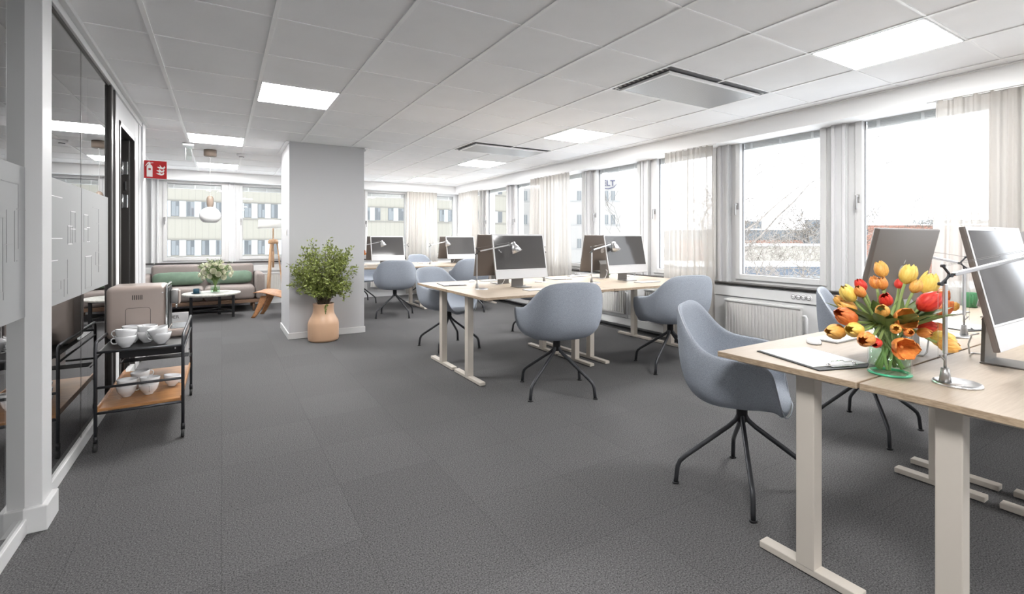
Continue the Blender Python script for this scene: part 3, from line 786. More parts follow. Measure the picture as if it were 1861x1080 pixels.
# ================================================================== DESKS
DZ = .757
def desk(x0, x1, y0, y1, seam, lbl, grp, slant=0):
    """seam: +1 when the joined edge is at y1, -1 at y0"""
    cx, cy = (x0+x1)/2, (y0+y1)/2
    r = thing('desk', lbl, 'desk', (cx, cy, 0), 0, grp)
    X, Y = (x1-x0)/2-.0025, (y1-y0)/2-.0025
    bm_ = B(); bm_.box((-X, -Y, DZ-.022), (X, Y, DZ), .0025)
    top = bm_.build('tabletop', 'oak', r)
    ed = B()
    for a, b in (((-X-.0004, -Y+.002, DZ-.0205), (-X+.0004, Y-.002, DZ-.0015)), ((X-.0004, -Y+.002, DZ-.0205), (X+.0004, Y-.002, DZ-.0015)), ((-X+.002, -Y-.0004, DZ-.0205), (X-.002, -Y+.0004, DZ-.0015)), ((-X+.002, Y-.0004, DZ-.0205), (X-.002, Y+.0004, DZ-.0015))): ed.box(a, b)
    ed.build('edge_band', 'oakedge', top)
    D = (y1-y0)
    # foot shifted towards the seam
    f0, f1 = (Y-.97*(D*.74)+.0, Y-.02) if seam > 0 else (-Y+.02, -Y+.97*(D*.74))
    lc = (f0+f1)/2-.03*seam if False else (f0+f1)/2
    g = B()
    for s in (-1, 1): g.box((s*(X-.09)-.03, -Y+.08, DZ-.042), (s*(X-.09)+.03, Y-.05, DZ-.022), .002)
    g.box((-X+.09, lc-.03, DZ-.052), (X-.09, lc+.03, DZ-.023), .002)
    g.build('under_frame', 'beige', r)
    for s in (-1, 1):
        lx = s*(X-.092)
        g = B(); g.box((lx-.0275, lc-.032, .025), (lx+.0275, lc+.032, DZ-.04), .003)
        l = g.build('leg', 'beige', r)
        g = B(); g.box((lx-.026, f0, .004), (lx+.026, f1, .030), .003); g.build('foot', 'beige', l)
    return r
isl = [('nearest', 1.75, 3.127, 4.50, .22, .757, 1.272), ('middle', 1.755, 3.12, 4.50, 3.335, 4.085, 4.85), ('farthest', 1.77, 3.12, 4.50, 7.72, 8.43, 9.16)]
for nm_, xa, xb, xc, ya, yb, yc in isl:
    gp = 'light oak desks in pairs of four'
    desk(xa, xb-.002, ya, yb-.002, 1, 'light oak desk, left one on the camera side of the %s group' % nm_, gp)
    desk(xb+.002, xc, ya, yb-.002, 1, 'light oak desk, window end on the camera side of the %s group' % nm_, gp)
    desk(xa, xb-.002, yb+.002, yc, -1, 'light oak desk, left one on the far side of the %s group' % nm_, gp)
    desk(xb+.002, xc, yb+.002, yc, -1, 'light oak desk, window end on the far side of the %s group' % nm_, gp)

# ================================================================== MONITORS
def make_monitor():
    r = thing('computer_monitor', 'x', 'computer monitor', group='silver all-in-one computers')
    # screen looks towards -Y
    tilt = math.radians(12); Wd, Hg, T = .585, .43, .018
    P = Matrix.Translation((0, .012, .295)) @ Matrix.Rotation(-tilt, 4, 'X')
    def pb(a, b, name, m, par, bev=0):
        g = B(); g.box(a, b, bev); bmesh.ops.transform(g.bm, matrix=P, verts=g.bm.verts); return g.build(name, m, par)
    hs = pb((-Wd/2, -T/2, -Hg/2), (Wd/2, T/2, Hg/2), 'housing', 'aluback', r, .004)
    pb((-Wd/2+.001, -T/2-.002, -Hg/2+.082), (Wd/2-.001, -T/2, Hg/2-.001), 'bezel', 'bezel', hs, .0015)
    pb((-Wd/2+.001, -T/2-.002, -Hg/2+.001), (Wd/2-.001, -T/2, -Hg/2+.081), 'chin', 'chin', hs, .0015)
    pb((-Wd/2+.014, -T/2-.003, -Hg/2+.090), (Wd/2-.014, -T/2-.0015, Hg/2-.016), 'screen', 'screen', r, 0)
    g = B(); g.box((-.002, -T/2-.0028, Hg/2-.009), (.002, -T/2-.0018, Hg/2-.005)); bmesh.ops.transform(g.bm, matrix=P, verts=g.bm.verts); g.build('camera_dot', 'ink', hs)
    # fruit shaped emblem on the back
    body = [(0, .026), (.010, .030), (.019, .028), (.024, .021), (.018, .014), (.016, .004), (.020, -.004), (.026, -.008), (.021, -.020), (.013, -.029), (.006, -.028), (0, -.025), (-.006, -.028), (-.013, -.029), (-.021, -.018), (-.026, -.004), (-.026, .010), (-.021, .022), (-.012, .029), (-.005, .028)]
    leafp = [(0, .034), (.001, .044), (.009, .053), (.013, .052), (.011, .042), (.005, .035)]
    g = B()
    MB_ = Matrix.Translation((0, T/2, .03)) @ Matrix.Rotation(PI/2, 4, 'X') @ Matrix.Diagonal((-1, 1, -1, 1))
    for pl in (body, leafp): g.prism([(x, z) for x, z in pl], 0, .0012, MB_)
    bmesh.ops.transform(g.bm, matrix=P, verts=g.bm.verts)
    g.build('emblem', 'logo', hs)
    g = B(); g.box((-.075, -.085, 0), (.075, .068, .006), .002)
    up = B(); up.bar((0, .062, .004), (0, .058, .165), .13, .012, up=(0, 1, 0)); g.merge(up)
    g2 = B(); g2.bar((0, .062, .160), (0, .034, .205), .13, .010, up=(0, 1, 0)); g.merge(g2)
    st = g.build('stand', 'monstand', r)
    g = B(); g.tube([(0.0, .088, .10), (.0, .11, .09), (.02, .125, .05), (.05, .13, .008), (.10, .135, .003), (.12, .10, .003)], .003, 8); g.build('power_cable', 'white', r)
    return r
mon = make_monitor()
ms = [
 (2.49, .575, 0, 'nearest computer, its screen towards the camera at the right edge'),
 (2.47, .93, PI, 'nearest computer seen from its dark back right behind the tulips'),
 (2.46, 3.93, 0, 'computer with white chin facing the camera on the left of the middle desks'),
 (2.48, 4.36, PI, 'computer seen from its dark back behind the left desk lamp of the middle desks'),
 (3.86, 3.95, 0, 'computer with white chin facing the camera on the right of the middle desks'),
 (3.86, 4.37, PI, 'computer seen from its back with stand and cable, right on the middle desks'),
 (2.47, 8.28, 0, 'computer facing the camera just right of the pillar on the farthest desks'),
 (2.49, 8.66, PI, 'computer seen from its back just right of the pillar on the farthest desks'),
 (3.86, 8.28, 0, 'computer facing the camera on the right of the farthest desks'),
 (3.86, 8.66, PI, 'computer seen from its back on the right of the farthest desks'),
 (3.90, .60, 0, 'computer facing the camera on the nearest window side desk'),
 (3.90, .93, PI, 'computer seen from its back on the nearest window side desk'),
]
for i, (x, y, rz, lb) in enumerate(ms):
    if i == 0: mon.location = (x, y, DZ); mon['label'] = lb
    else: dup(mon, (x, y, DZ), rz, lb)

# ================================================================== DESK LAMPS
def make_lamp():
    r = thing('desk_lamp', 'x', 'desk lamp', group='aluminium arm desk lamps')
    # arm runs along +X
    g = B(); g.lathe([(0, .010), (.054, .010), (.060, .008), (.062, .004), (.062, 0), (0, 0)], c=(.012, 0, 0), seg=40); g.build('base', 'alu', r)
    g = B(); g.cyl((-.03, 0, .010), (-.03, 0, .055), .016, .010, 16); g.cyl((-.03, 0, .05), (-.03, 0, .115), .004, seg=10)
    g.bar((-.05, -.002, .095), (-.028, 0, .075), .005, .004); g.build('pivot', 'alustand', r)
    g = B(); g.bar((-.03, 0, .10), (-.03, 0, .320), .010, .010); a = g.build('lower_arm', 'alu', r)
    g = B()
    pts = [(-.03, 0, .315), (-.028, 0, .332), (-.018, 0, .345), (.0, 0, .350)]; g.tube(pts, .0035, 8)
    g.bar((-.045, 0, .320), (-.012, 0, .347), .006, .005); g.bar((-.012, 0, .347), (-.038, 0, .377), .006, .005)
    g.cyl((-.045, -.006, .320), (-.045, .006, .320), .006); g.cyl((-.012, -.006, .347), (-.012, .006, .347), .006); g.cyl((-.038, -.005, .377), (-.038, .005, .377), .005)
    g.build('elbow_joint', 'gun', r)
    g = B(); g.bar((.0, 0, .350), (.265, 0, .407), .012, .012, up=(0, 1, 0)); g.build('upper_arm', 'alu', r)
    g = B()
    for yy in (-.009, .009): g.tube([(-.045, yy, .320), (-.045, yy, .08)], .0006, 4); g.tube([(-.038, yy, .377), (.262, yy, .427)], .0006, 4)
    g.build('tension_wire', 'alustand', r)
    g = B(); g.bar((.262, 0, .430), (.27, 0, .400), .008, .006); g.cyl((.268, -.014, .405), (.268, .014, .405), .009)
    g.tube([(.268, 0, .405), (.285, 0, .420), (.30, 0, .415)], .005, 8); g.build('head_joint', 'alustand', r)
    R = Matrix.Translation((.305, 0, .412)) @ Matrix.Rotation(math.radians(-24), 4, 'Y')
    g = B(); g.lathe([(0, .022), (.018, .020), (.022, .012), (.022, -.012), (.030, -.018), (.052, -.078), (.050, -.078), (.028, -.020), (0, -.018)], seg=32, mt=R)
    s = g.build('shade', 'alu', r)
    g = B(); g.lathe([(0, -.025), (.014, -.028), (.017, -.042), (.010, -.055), (0, -.058)], seg=16, mt=R); g.build('bulb', 'opal', s)
    return r
lamp = make_lamp()
ls = [
 (1.99, .59, -.45, 'silver desk lamp nearest the camera, its round base in front of the tulip vase'),
 (2.99, .875, PI-.7, 'silver desk lamp with its round base between the second clipboard and the tulips'),
 (2.025, 3.93, -.45, 'silver desk lamp at the left end of the middle desks'),
 (2.93, 4.26, PI-.8, 'silver desk lamp behind the left monitor of the middle desks, only its base showing'),
 (3.32, 3.87, .08, 'silver desk lamp in front of the right monitor back on the middle desks'),
 (4.33, 4.33, PI-.8, 'silver desk lamp behind the right monitor of the middle desks'),
 (2.03, 8.22, -.4, 'silver desk lamp whose shade appears just right of the pillar'),
 (2.95, 8.72, PI-.8, 'thin desk lamp right of the farthest left monitor'),
 (3.24, 8.20, .05, 'silver desk lamp at the middle of the farthest desks'),
]
for i, (x, y, rz, lb) in enumerate(ls):
    if i == 0: lamp.location = (x, y, DZ); lamp['label'] = lb; lamp.rotation_euler.z = rz
    else: dup(lamp, (x, y, DZ), rz, lb)

# ================================================================== CLIPBOARDS, MICE, KEYBOARDS, MUGS
def make_clip():
    r = thing('clipboard', 'x', 'clipboard', group='black clipboards on the desks')
    # long side along local X (clip at +X)
    B().box((-.165, -.115, 0), (.165, .115, .004), .0015).build('board', 'ink', r)
    B().box((-.160, -.105, .0042), (.125, .105, .0062), .0003).build('paper', 'paper', r)
    g = B(); g.box((.128, -.045, .004), (.150, .045, .007), .001)
    g.tube([(.145, -.05, .006), (.130, -.05, .018), (.112, -.03, .012), (.112, -.02, .018), (.112, .02, .018), (.112, .03, .012), (.130, .05, .018), (.145, .05, .006)], .0018, 6)
    for s in (-1, 1): g.tube([(.140, s*.05, .006), (.132, s*.052, .014), (.122, s*.052, .009)], .0022, 6)
    g.build('wire_clip', 'chrome', r)
    return r
cb = make_clip()
cs = [(1.955, .995, math.radians(-108), (.92, 1.12, 1), 'black clipboard with white paper nearest the camera, left of the tulip vase'),
      (1.99, 4.50, math.radians(-100), None, 'black clipboard at the left end of the middle desks'),
      (3.33, 4.53, math.radians(-100), None, 'black clipboard just behind the top of the left chair at the middle desks'),
      (3.34, 1.00, math.radians(-108), (.95, 1.1, 1), 'black clipboard behind the arm of the nearest desk lamp, right of the tulips'),
      (3.35, 8.85, math.radians(-100), None, 'black clipboard in the middle of the farthest desks')]
for i, (x, y, rz, sc, lb) in enumerate(cs):
    q = cb if i == 0 else dup(cb, (x, y, DZ), rz, lb)
    q.location = (x, y, DZ+.0003); q.rotation_euler.z = rz; q['label'] = lb; q.scale = sc or (1, 1, 1)
def make_mouse():
    r = thing('computer_mouse', 'x', 'computer mouse', group='white wireless mice')
    def f(u, v):
        a = u*2*PI; x = .0285*math.copysign(abs(math.cos(a))**.8, math.cos(a)); y = .057*math.copysign(abs(math.sin(a))**.8, math.sin(a))
        k = math.cos(v*PI/2)**.6; z = .003+.019*math.sin(v*PI/2)*(1-.35*(y/.057)**2*k*k)
        return (x*k, y*k, z)
    g = B(); g.grid(f, 32, 10, closeu=True); g.build('body', 'white', r, smooth=True)
    g = B(); g.lathe([(0, .0), (.024, 0), (.026, .003), (0, .003)], seg=24); bmesh.ops.scale(g.bm, vec=(1, 2.0, 1), verts=g.bm.verts); g.build('underside', 'alustand', r)
    return r
mo = make_mouse()
for i, (x, y, rz, lb) in enumerate([(2.26, 1.15, -1.0, 'white mouse on the nearest desk left of the tulips'), (2.30, 4.66, -.9, 'white mouse beside the left clipboard of the middle desks'), (3.68, 4.68, -.9, 'white mouse behind the middle clipboard on the middle desks'), (2.12, 8.95, -.9, 'white mouse on the farthest desks next to the pillar edge')]):
    q = mo if i == 0 else dup(mo, (x, y, DZ), rz, lb)
    q.location = (x, y, DZ); q.rotation_euler.z = rz; q['label'] = lb
def make_kb():
    r = thing('keyboard', 'x', 'keyboard', group='slim wireless keyboards')
    B().box((-.14, -.058, 0), (.14, .058, .006), .002).build('frame', 'alustand', r)
    g = B()
    for row in range(5):
        nk = 14
        for k in range(nk):
            if row == 4 and 4 <= k <= 8: continue
            x = -.134+k*.268/nk; y = .048-row*.0215
            g.box((x+.0012, y-.018, .006), (x+.268/nk-.0012, y, .0085))
    g.box((-.134+4*.268/14+.0012, .048-4*.0215-.018, .006), (-.134+9*.268/14-.0012, .048-4*.0215, .0085))
    g.build('keys', 'white', r); return r
kb = make_kb()
for i, (x, y, rz, lb) in enumerate([
    (2.46, 1.14, .0, 'slim keyboard peeking out on the left below the tulips'),
    (2.56, 4.66, 0, 'slim keyboard behind the left dark monitor back of the middle desks'),
    (2.46, 3.62, 0, 'white keyboard in front of the left camera facing monitor of the middle desks'),
    (3.88, 3.66, 0, 'white keyboard in front of the right camera facing monitor of the middle desks'),
    (3.78, 4.68, 0, 'slim keyboard behind the right dark monitor back of the middle desks'),
    (3.88, 1.17, 0, 'slim keyboard beside the green mug on the nearest window side desk'),
    (2.47, 8.02, 0, 'keyboard in front of the farthest left monitor'),
    (3.86, 8.02, 0, 'keyboard in front of the farthest right monitor')]):
    q = kb if i == 0 else dup(kb, (x, y, DZ), rz, lb)
    q.location = (x, y, DZ); q.rotation_euler.z = rz; q['label'] = lb
def make_mug():
    r = thing('mug', 'x', 'mug', group='green mugs')
    g = B(); g.lathe([(0, .002), (.036, .002), (.040, .006), (.040, .098), (.038, .100), (.036, .098), (.036, .008), (0, .007)]); g.build('body', 'greenmug', r, smooth=False)
    g = B(); g.tube([(-.038, 0, .085), (-.060, 0, .085), (-.068, 0, .077), (-.068, 0, .035), (-.060, 0, .026), (-.038, 0, .026)], .0045, 8); g.build('handle', 'greenmug', r)
    return r
mg = make_mug()
for i, (x, y, rz, lb) in enumerate([(4.33, 1.20, 0.5, 'green mug on the nearest window side desk beside the lamp pole'), (4.26, 4.70, 2.5, 'green mug partly hidden between the two right monitors of the middle desks')]):
    q = mg if i == 0 else dup(mg, (x, y, DZ), rz, lb)
    q.location = (x, y, DZ); q.rotation_euler.z = rz; q['label'] = lb

# ================================================================== TULIPS
PET = dict(orange=((.72, .19, .045), (.90, .42, .10)), amber=((.78, .33, .06), (.95, .58, .16)), yellow=((.85, .55, .07), (.95, .74, .22)),
           red=((.62, .015, .02), (.78, .07, .035)), deep=((.60, .10, .025), (.80, .26, .07)))
def petal_mat(name, c):
    m = bpy.data.materials.new(name); m.use_nodes = True
    n = m.node_tree; b = n.nodes['Principled BSDF']; b.inputs['Roughness'].default_value = .42
    if 'Subsurface Weight' in b.inputs: b.inputs['Subsurface Weight'].default_value = .0
    t = n.nodes.new('ShaderNodeTexCoord'); mp = n.nodes.new('ShaderNodeMapping'); mp.inputs['Scale'].default_value = (4, 4, .7)
    no = n.nodes.new('ShaderNodeTexNoise'); no.inputs['Scale'].default_value = 3; no.inputs['Detail'].default_value = 4
    r = n.nodes.new('ShaderNodeValToRGB'); r.color_ramp.elements[0].position = .25; r.color_ramp.elements[1].position = .75
    r.color_ramp.elements[0].color = (*c[0], 1); r.color_ramp.elements[1].color = (*c[1], 1)
    n.links.new(t.outputs['Object'], mp.inputs[0]); n.links.new(mp.outputs[0], no.inputs['Vector']); n.links.new(no.outputs['Fac'], r.inputs[0]); n.links.new(r.outputs[0], b.inputs['Base Color'])
    return m
PM = {k: petal_mat(k+'_tulip_petal', v) for k, v in PET.items()}
# unit bloom: width about 1, base at the origin, opening towards +Z
def bloom_mesh(opened, seed):
    rnd = random.Random(seed)
    if opened: RR = [(0, .05), (.12, .30), (.35, .50), (.6, .58), (.85, .62), (1, .60)]; H = 1.0
    else: RR = [(0, .05), (.10, .30), (.32, .48), (.58, .505), (.82, .40), (1, .20)]; H = 1.30
    WW = [(0, .6), (.3, .80), (.65, .82), (.86, .62), (.96, .34), (1, .12)]
    g = B()
    for k in range(6):
        inner = k % 2; a0 = k*PI/3+rnd.uniform(-.08, .08); sc = .90 if inner else 1.0; tip = rnd.uniform(-.05, .05)+(.04 if inner else 0); out = rnd.uniform(-.03, .06)*(2 if opened else 1)
        def f(u, v, a0=a0, sc=sc, tip=tip, out=out):
            s = (u*2-1); r = interp(RR, v)*sc+out*v**2; w = interp(WW, v)
            a = a0+s*w
            cup = 1-.06*s*s+.02*math.cos(s*PI*3)
            z = H*(v+tip*v)-.05*s*s*v
            return (r*cup*math.cos(a), r*cup*math.sin(a), z)
        g.grid(f, 9, 10)
    if opened:
        g2 = B(); g2.tube([(0, 0, .1), (0, 0, .5)], [.06, .08], 8); g.merge(g2)
    me = bpy.data.meshes.new('bloom'); g.bm.to_mesh(me); g.bm.free(); return me
BM = {}
def bloom(kind, opened, v):
    key = (kind, opened, v)
    if key not in BM:
        me = bloom_mesh(opened, v*7+3); me.materials.append(PM[kind]); BM[key] = me
    return BM[key]
VX, VY = 1.965, .752
vase = thing('glass_vase', 'clear cylindrical glass vase with green tinted base holding the tulips', 'vase', (VX, VY, DZ))
g = B(); g.lathe([(.060, .004), (.062, .004), (.062, .158), (.060, .160), (.058, .158), (.058, .010)], seg=48); g.build('wall', 'clear', vase)
g = B(); g.lathe([(.05, .0005), (.060, .0005), (.0625, .002), (.0625, .0065), (.058, .008), (.05, .006), (.05, .0005)], seg=48); g.build('base', 'greenbase', vase)
g = B(); g.lathe([(.0565, .012), (.0565, .085), (0, .085)], seg=40); g.build('water', 'waterg', vase)
TD = [
('amber',.011,.028,.351,.034,'orange and yellow tulip standing tallest at the upper left of the bouquet'),
('orange',-.045,.004,.308,.027,'orange tulip just below the tallest one'),
('orange',.028,.053,.303,.028,'orange tulip half hidden behind the tallest tulip'),
('yellow',.052,-.031,.335,.041,'bright yellow tulip upright at the top centre of the bouquet'),
('amber',.039,-.058,.298,.028,'small amber tulip bud between the two yellow tulips at the upper right'),
('yellow',.138,-.060,.301,.047,'large orange-yellow tulip at the upper right of the bouquet'),
('red',.148,.028,.295,.022,'small red tulip at the back behind the leaves'),
('red',-.048,.064,.296,.028,'red tulip at the upper left behind an orange bud'),
('orange',-.096,.046,.279,.026,'orange bud in front of the upper left red tulip'),
('yellow',-.096,.081,.268,.039,'yellow tulip leaning left below the red tulip'),
('amber',-.075,.115,.237,.029,'amber tulip at the left edge behind the yellow one'),
('amber',-.074,.091,.220,.038,'yellow-orange tulip on the left above the large dark orange tulip'),
('deep',-.167,.054,.200,.047,'large dark orange tulip on the left side of the bouquet'),
('amber',-.175,.082,.148,.041,'amber tulip hanging lowest at the left edge of the bouquet'),
('yellow',-.178,.026,.164,.040,'pale yellow tulip low on the left of the bouquet'),
('orange',-.204,-.017,.144,.038,'large orange tulip hanging at the lower left over the vase'),
('red',-.155,-.024,.128,.025,'pinkish red tulip hanging just left of the vase'),
('red',-.070,-.016,.256,.031,'dark red tulip in the upper middle in front of the leaves'),
('amber',-.115,-.024,.225,.032,'half closed amber bud in the middle left of the bouquet'),
('open',-.079,-.069,.204,.043,'open orange tulip in the centre of the bouquet'),
('red',.059,-.082,.247,.047,'large bright red tulip right of the centre'),
('deep',.227,-.067,.253,.037,'dark orange tulip at the upper right edge behind the lamp pole'),
('deep',.191,-.080,.220,.043,'dark orange tulip right of the large red tulip'),
('amber',.290,-.081,.217,.024,'amber tulip peeking out at the right of the lamp pole'),
('amber',-.127,-.064,.176,.025,'small ochre bud in the centre below the open orange tulip'),
('orange',-.092,-.085,.165,.022,'small orange bud low in the centre right'),
('open',-.132,-.084,.122,.043,'open orange tulip hanging over the front of the vase'),
('red',.028,-.087,.174,.031,'orange-red tulip on the lower right above two orange ones'),
('orange',-.014,-.097,.158,.026,'orange bud low on the right side near the vase rim'),
('yellow',.098,-.106,.129,.043,'large yellow tulip low on the right of the bouquet'),
('amber',.089,-.124,.112,.037,'yellow-orange tulip hanging lowest at the right of the bouquet'),
('deep',.160,-.073,.150,.036,'dark orange tulip behind the large yellow one at the lower right'),
('deep',.159,-.037,.183,.033,'dark orange tulip behind the right side stems'),
]
def bez(p0, p1, p2, p3, n):
    out = []
    for i in range(n+1):
        t = i/n; out.append(p0*(1-t)**3+p1*3*t*(1-t)**2+p2*3*t*t*(1-t)+p3*t**3)
    return out
def tulips(vx, vy, data, scale=1.0, leaves=True, grp='tulips in the glass vase'):
    rnd = random.Random(5)
    for i, (kind, dx, dy, dz, sz, lb) in enumerate(data):
        sz *= 1.28
        r = thing('tulip', lb, 'flower', (vx, vy, DZ), 0, grp)
        tip = Vector((dx, dy, dz)); rad = Vector((dx, dy, 0)); rl = max(rad.length, 1e-3); ru = rad/rl
        opened = kind == 'open'; kd = 'orange' if opened else kind
        # bloom direction: outwards and up, drooping when low
        el = max(-.5, min(1.25, (dz-.145)/.13)); 
        d = Vector((ru.x*math.cos(el), ru.y*math.cos(el), math.sin(el)))
        if opened: d = (d+Vector((-.45, -.75, .15))).normalized()
        base = tip-d*sz*.55
        a = math.atan2(-ru.y, -ru.x)+rnd.uniform(-.9, .9)
        foot = Vector((.038*math.cos(a), .038*math.sin(a), .016+rnd.uniform(0, .01)))
        rimp = Vector((ru.x*.030+rnd.uniform(-.012, .012), ru.y*.030+rnd.uniform(-.012, .012), .155))
        pts = bez(foot, foot+(rimp-foot)*.5, rimp-Vector((ru.x, ru.y, 0))*.01-Vector((0, 0, .03)), rimp, 6)
        L = (base-rimp).length
        pts += bez(rimp, rimp+Vector((ru.x*.25, ru.y*.25, .9))*L*.42, base-d*L*.42, base, 10)[1:]
        g = B(); g.tube(pts, .0045*scale, 7); g.build('stem', 'tstem', r)
        me = bloom(kd, opened, i % 4)
        b = bpy.data.objects.new('bloom', me); COL.objects.link(b); b.parent = r
        b.location = base; q = d.to_track_quat('Z', 'Y'); b.rotation_mode = 'QUATERNION'; b.rotation_quaternion = q
        b.scale = (sz, sz, sz)
        if leaves and i % 5 != 4:
            # one long blade leaf per stem
            a2 = math.atan2(ru.y, ru.x)+rnd.uniform(-.6, .6); ll = rnd.uniform(.15, .21)
            e2 = max(.75, min(1.35, el+rnd.uniform(-.3, .35)))
            dirv = Vector((math.cos(a2)*math.cos(e2), math.sin(a2)*math.cos(e2), math.sin(e2)))
            st = Vector((math.cos(a2)*.03, math.sin(a2)*.03, .12))
            mid = st+dirv*ll*.55; end = st+dirv*ll*.9+Vector((math.cos(a2), math.sin(a2), -.2))*ll*.15
            cv = bez(st, st+Vector((0, 0, ll*.25)), mid, end, 12)
            side = dirv.cross(Vector((0, 0, 1))); side = side.normalized() if side.length > .05 else Vector((1, 0, 0))
            wm = rnd.uniform(.022, .036)
            def lf(u, v):
                k = v*12; i0 = min(11, int(k)); p = cv[i0]+(cv[i0+1]-cv[i0])*(k-i0)
                w = wm*math.sin(PI*min(1, .12+v*.88))**.8; s = u*2-1
                return p+side*w*s+Vector((0, 0, 1))*abs(s)*w*.45
            g = B(); g.grid(lf, 5, 16); g.build('leaf', 'tleaf', r, smooth=True)
tulips(VX, VY, TD)
V2X, V2Y = 2.02, 8.70
vase2 = dup(vase, (V2X, V2Y, DZ), 0, 'glass vase of tulips on the farthest desks cut off by the pillar')
TD2 = []
rnd = random.Random(3)
for i in range(14):
    a = i*2.4; e_ = .3+.7*((i*37) % 14)/14
    TD2.append((['orange', 'deep', 'amber', 'red'][i % 4], .16*math.cos(a)*math.cos(e_), .16*math.sin(a)*math.cos(e_), .14+.18*math.sin(e_), .035, 'tulip in the far vase, of which only orange petals show beside the pillar'))
tulips(V2X, V2Y, TD2, leaves=False, grp='tulips in the far vase')
# ================================================================== POTTED BUSH
pp = thing('potted_plant', 'bushy olive green plant in a peach milk churn pot in front of the white pillar', 'potted plant', (1.048, 6.14, 0))
g = B(); g.lathe([(0, 0), (.150, 0), (.168, .010), (.175, .03), (.176, .20), (.170, .235), (.150, .275), (.128, .315), (.119, .345), (.116, .415), (.121, .435), (.121, .445), (.113, .445), (.108, .42), (.108, .35), (.12, .3), (0, .3)], seg=56)
g.build('pot', 'terracotta', pp)
g = B(); g.lathe([(0, .395), (.107, .395), (.107, .36)], seg=24); g.build('soil', 'soil', pp)
rnd = random.Random(11)
tw = B(); lf = B()
tips = []
def leafat(bm_, p, d, L, w, rnd):
    d = d.normalized(); up = Vector((rnd.uniform(-1, 1), rnd.uniform(-1, 1), rnd.uniform(.1, 1.2))); s = d.cross(up)
    if s.length < .05: s = Vector((1, 0, 0))
    s.normalize(); n_ = s.cross(d)
    def q(a, b, c): return bm_.verts.new(p+d*L*a+s*w*b+n_*w*c)
    v = [q(0, 0, 0), q(.3, .8, .3), q(.65, .85, .3), q(1, 0, -.1), q(.65, -.85, .3), q(.3, -.8, .3), q(.5, 0, 0)]
    for a, b in ((0, 1), (1, 2), (2, 3), (3, 4), (4, 5), (5, 0)):
        bm_.faces.new((v[a], v[b], v[6]))
def clampy(p):
    return Vector((p.x, min(p.y, .235), p.z))
for i in range(125):
    th = rnd.uniform(0, 2*PI); cz = rnd.uniform(-.80, 1.0); sz_ = math.sqrt(1-cz*cz)
    R = rnd.uniform(.72, 1.0)
    if i < 10: R = rnd.uniform(1.02, 1.14)
    p0 = Vector((rnd.uniform(-.05, .05), rnd.uniform(-.05, .05), .38))
    p3 = clampy(Vector((.01+.37*R*sz_*math.cos(th), -.04+.31*R*sz_*math.sin(th), .80+.385*R*cz)))
    p1 = p0+Vector((p3.x*.15, p3.y*.15, .16)); p2 = clampy(p0*.35+p3*.65+Vector((0, 0, .07+.06*(1-cz))))
    cv = bez(p0, p1, p2, p3, 14); tw.tube(cv, [.0040-.0030*k/14 for k in range(15)], 5)
    for k in range(5, 15):
        if cv[k].z < .45: continue
        d0 = (cv[k]-cv[k-1]).normalized()
        for s in range(5):
            dd = (d0*.6+Vector((rnd.gauss(0, .6), rnd.gauss(0, .6), rnd.gauss(.1, .5)))).normalized()
            leafat(lf.bm, cv[k]+Vector((rnd.gauss(0, .018), rnd.gauss(0, .018), rnd.gauss(0, .018))), dd, rnd.uniform(.030, .048), rnd.uniform(.008, .0115), rnd)
# drooping sprig over the rim
sp = bez(Vector((.02, -.08, .42)), Vector((.02, -.12, .48)), Vector((.0, -.15, .44)), Vector((-.01, -.15, .36)), 10); tw.tube(sp, .0015, 5)
for k in range(11):
    for q in range(3): leafat(lf.bm, sp[k], Vector((rnd.gauss(0, .6), rnd.gauss(-.2, .3), -.8)), .032, .009, rnd)
for v in lf.bm.verts:
    if v.co.y > .24: v.co.y = .24
for v in tw.bm.verts:
    if v.co.y > .24: v.co.y = .24
tw.build('branches', 'twig', pp)
tag(lf.build('foliage', 'leaf', pp, fix=False), kind='stuff')

# ================================================================== TROLLEY
tx0, tx1, ty0, ty1 = -.620, -.205, 3.60, 4.52
tr = thing('serving_trolley', 'black tubular serving trolley with a teak lower shelf beside the glass partition', 'trolley', ((tx0+tx1)/2, (ty0+ty1)/2, 0))
def L3(p): return (p[0]-(tx0+tx1)/2, p[1]-(ty0+ty1)/2, p[2])
RT = .009
for x in (tx0, tx1):
    g = B()
    g.tube([L3((x, ty0, .055)), L3((x, ty0, .59)), L3((x, ty0+.008, .612)), L3((x, ty0+.03, .622)), L3((x, ty1-.03, .622)), L3((x, ty1-.008, .612)), L3((x, ty1, .59)), L3((x, ty1, .055))], RT, 12)
    g.build('side_frame', 'gun', tr)
for z in (.565, .362, .215):
    for y in (ty0, ty1):
        g = B(); g.tube([L3((tx0, y, z)), L3((tx1, y, z))], .0075, 10); g.build('cross_rail', 'gun', tr)
for x in (tx0, tx1):
    g = B(); g.tube([L3((x, ty0+.0, .53)), L3((x, ty1, .53))], .006, 8); g.build('side_rail', 'gun', tr)
g = B(); g.box(L3((tx0+.006, ty0+.006, .560)), L3((tx1-.006, ty1-.085, .566)), .001); g.build('top_tray', 'black', tr)
g = B(); g.box(L3((tx0+.09, ty0+.12, .495)), L3((tx1-.006, ty1-.085, .560)), .004); dr = g.build('drawer', 'black', tr)
B().box(L3((tx1-.05, ty0+.116, .522)), L3((tx1-.044, ty0+.120, .534))).build('knob', 'white', dr)
g = B(); g.box(L3((tx0+.006, ty0+.008, .222)), L3((tx1-.006, ty1-.008, .240)), .003)
for x in (tx0+.004, tx1-.014): g.box(L3((x, ty0+.0, .222)), L3((x+.010, ty1, .256)), .002)
g.build('lower_shelf', 'teak', tr)
g = B()
for k in range(7): g.tube([L3((tx0+.01, ty1-.14+.018*k, .337)), L3((tx1-.01, ty1-.14+.018*k, .337))], .0035, 6)
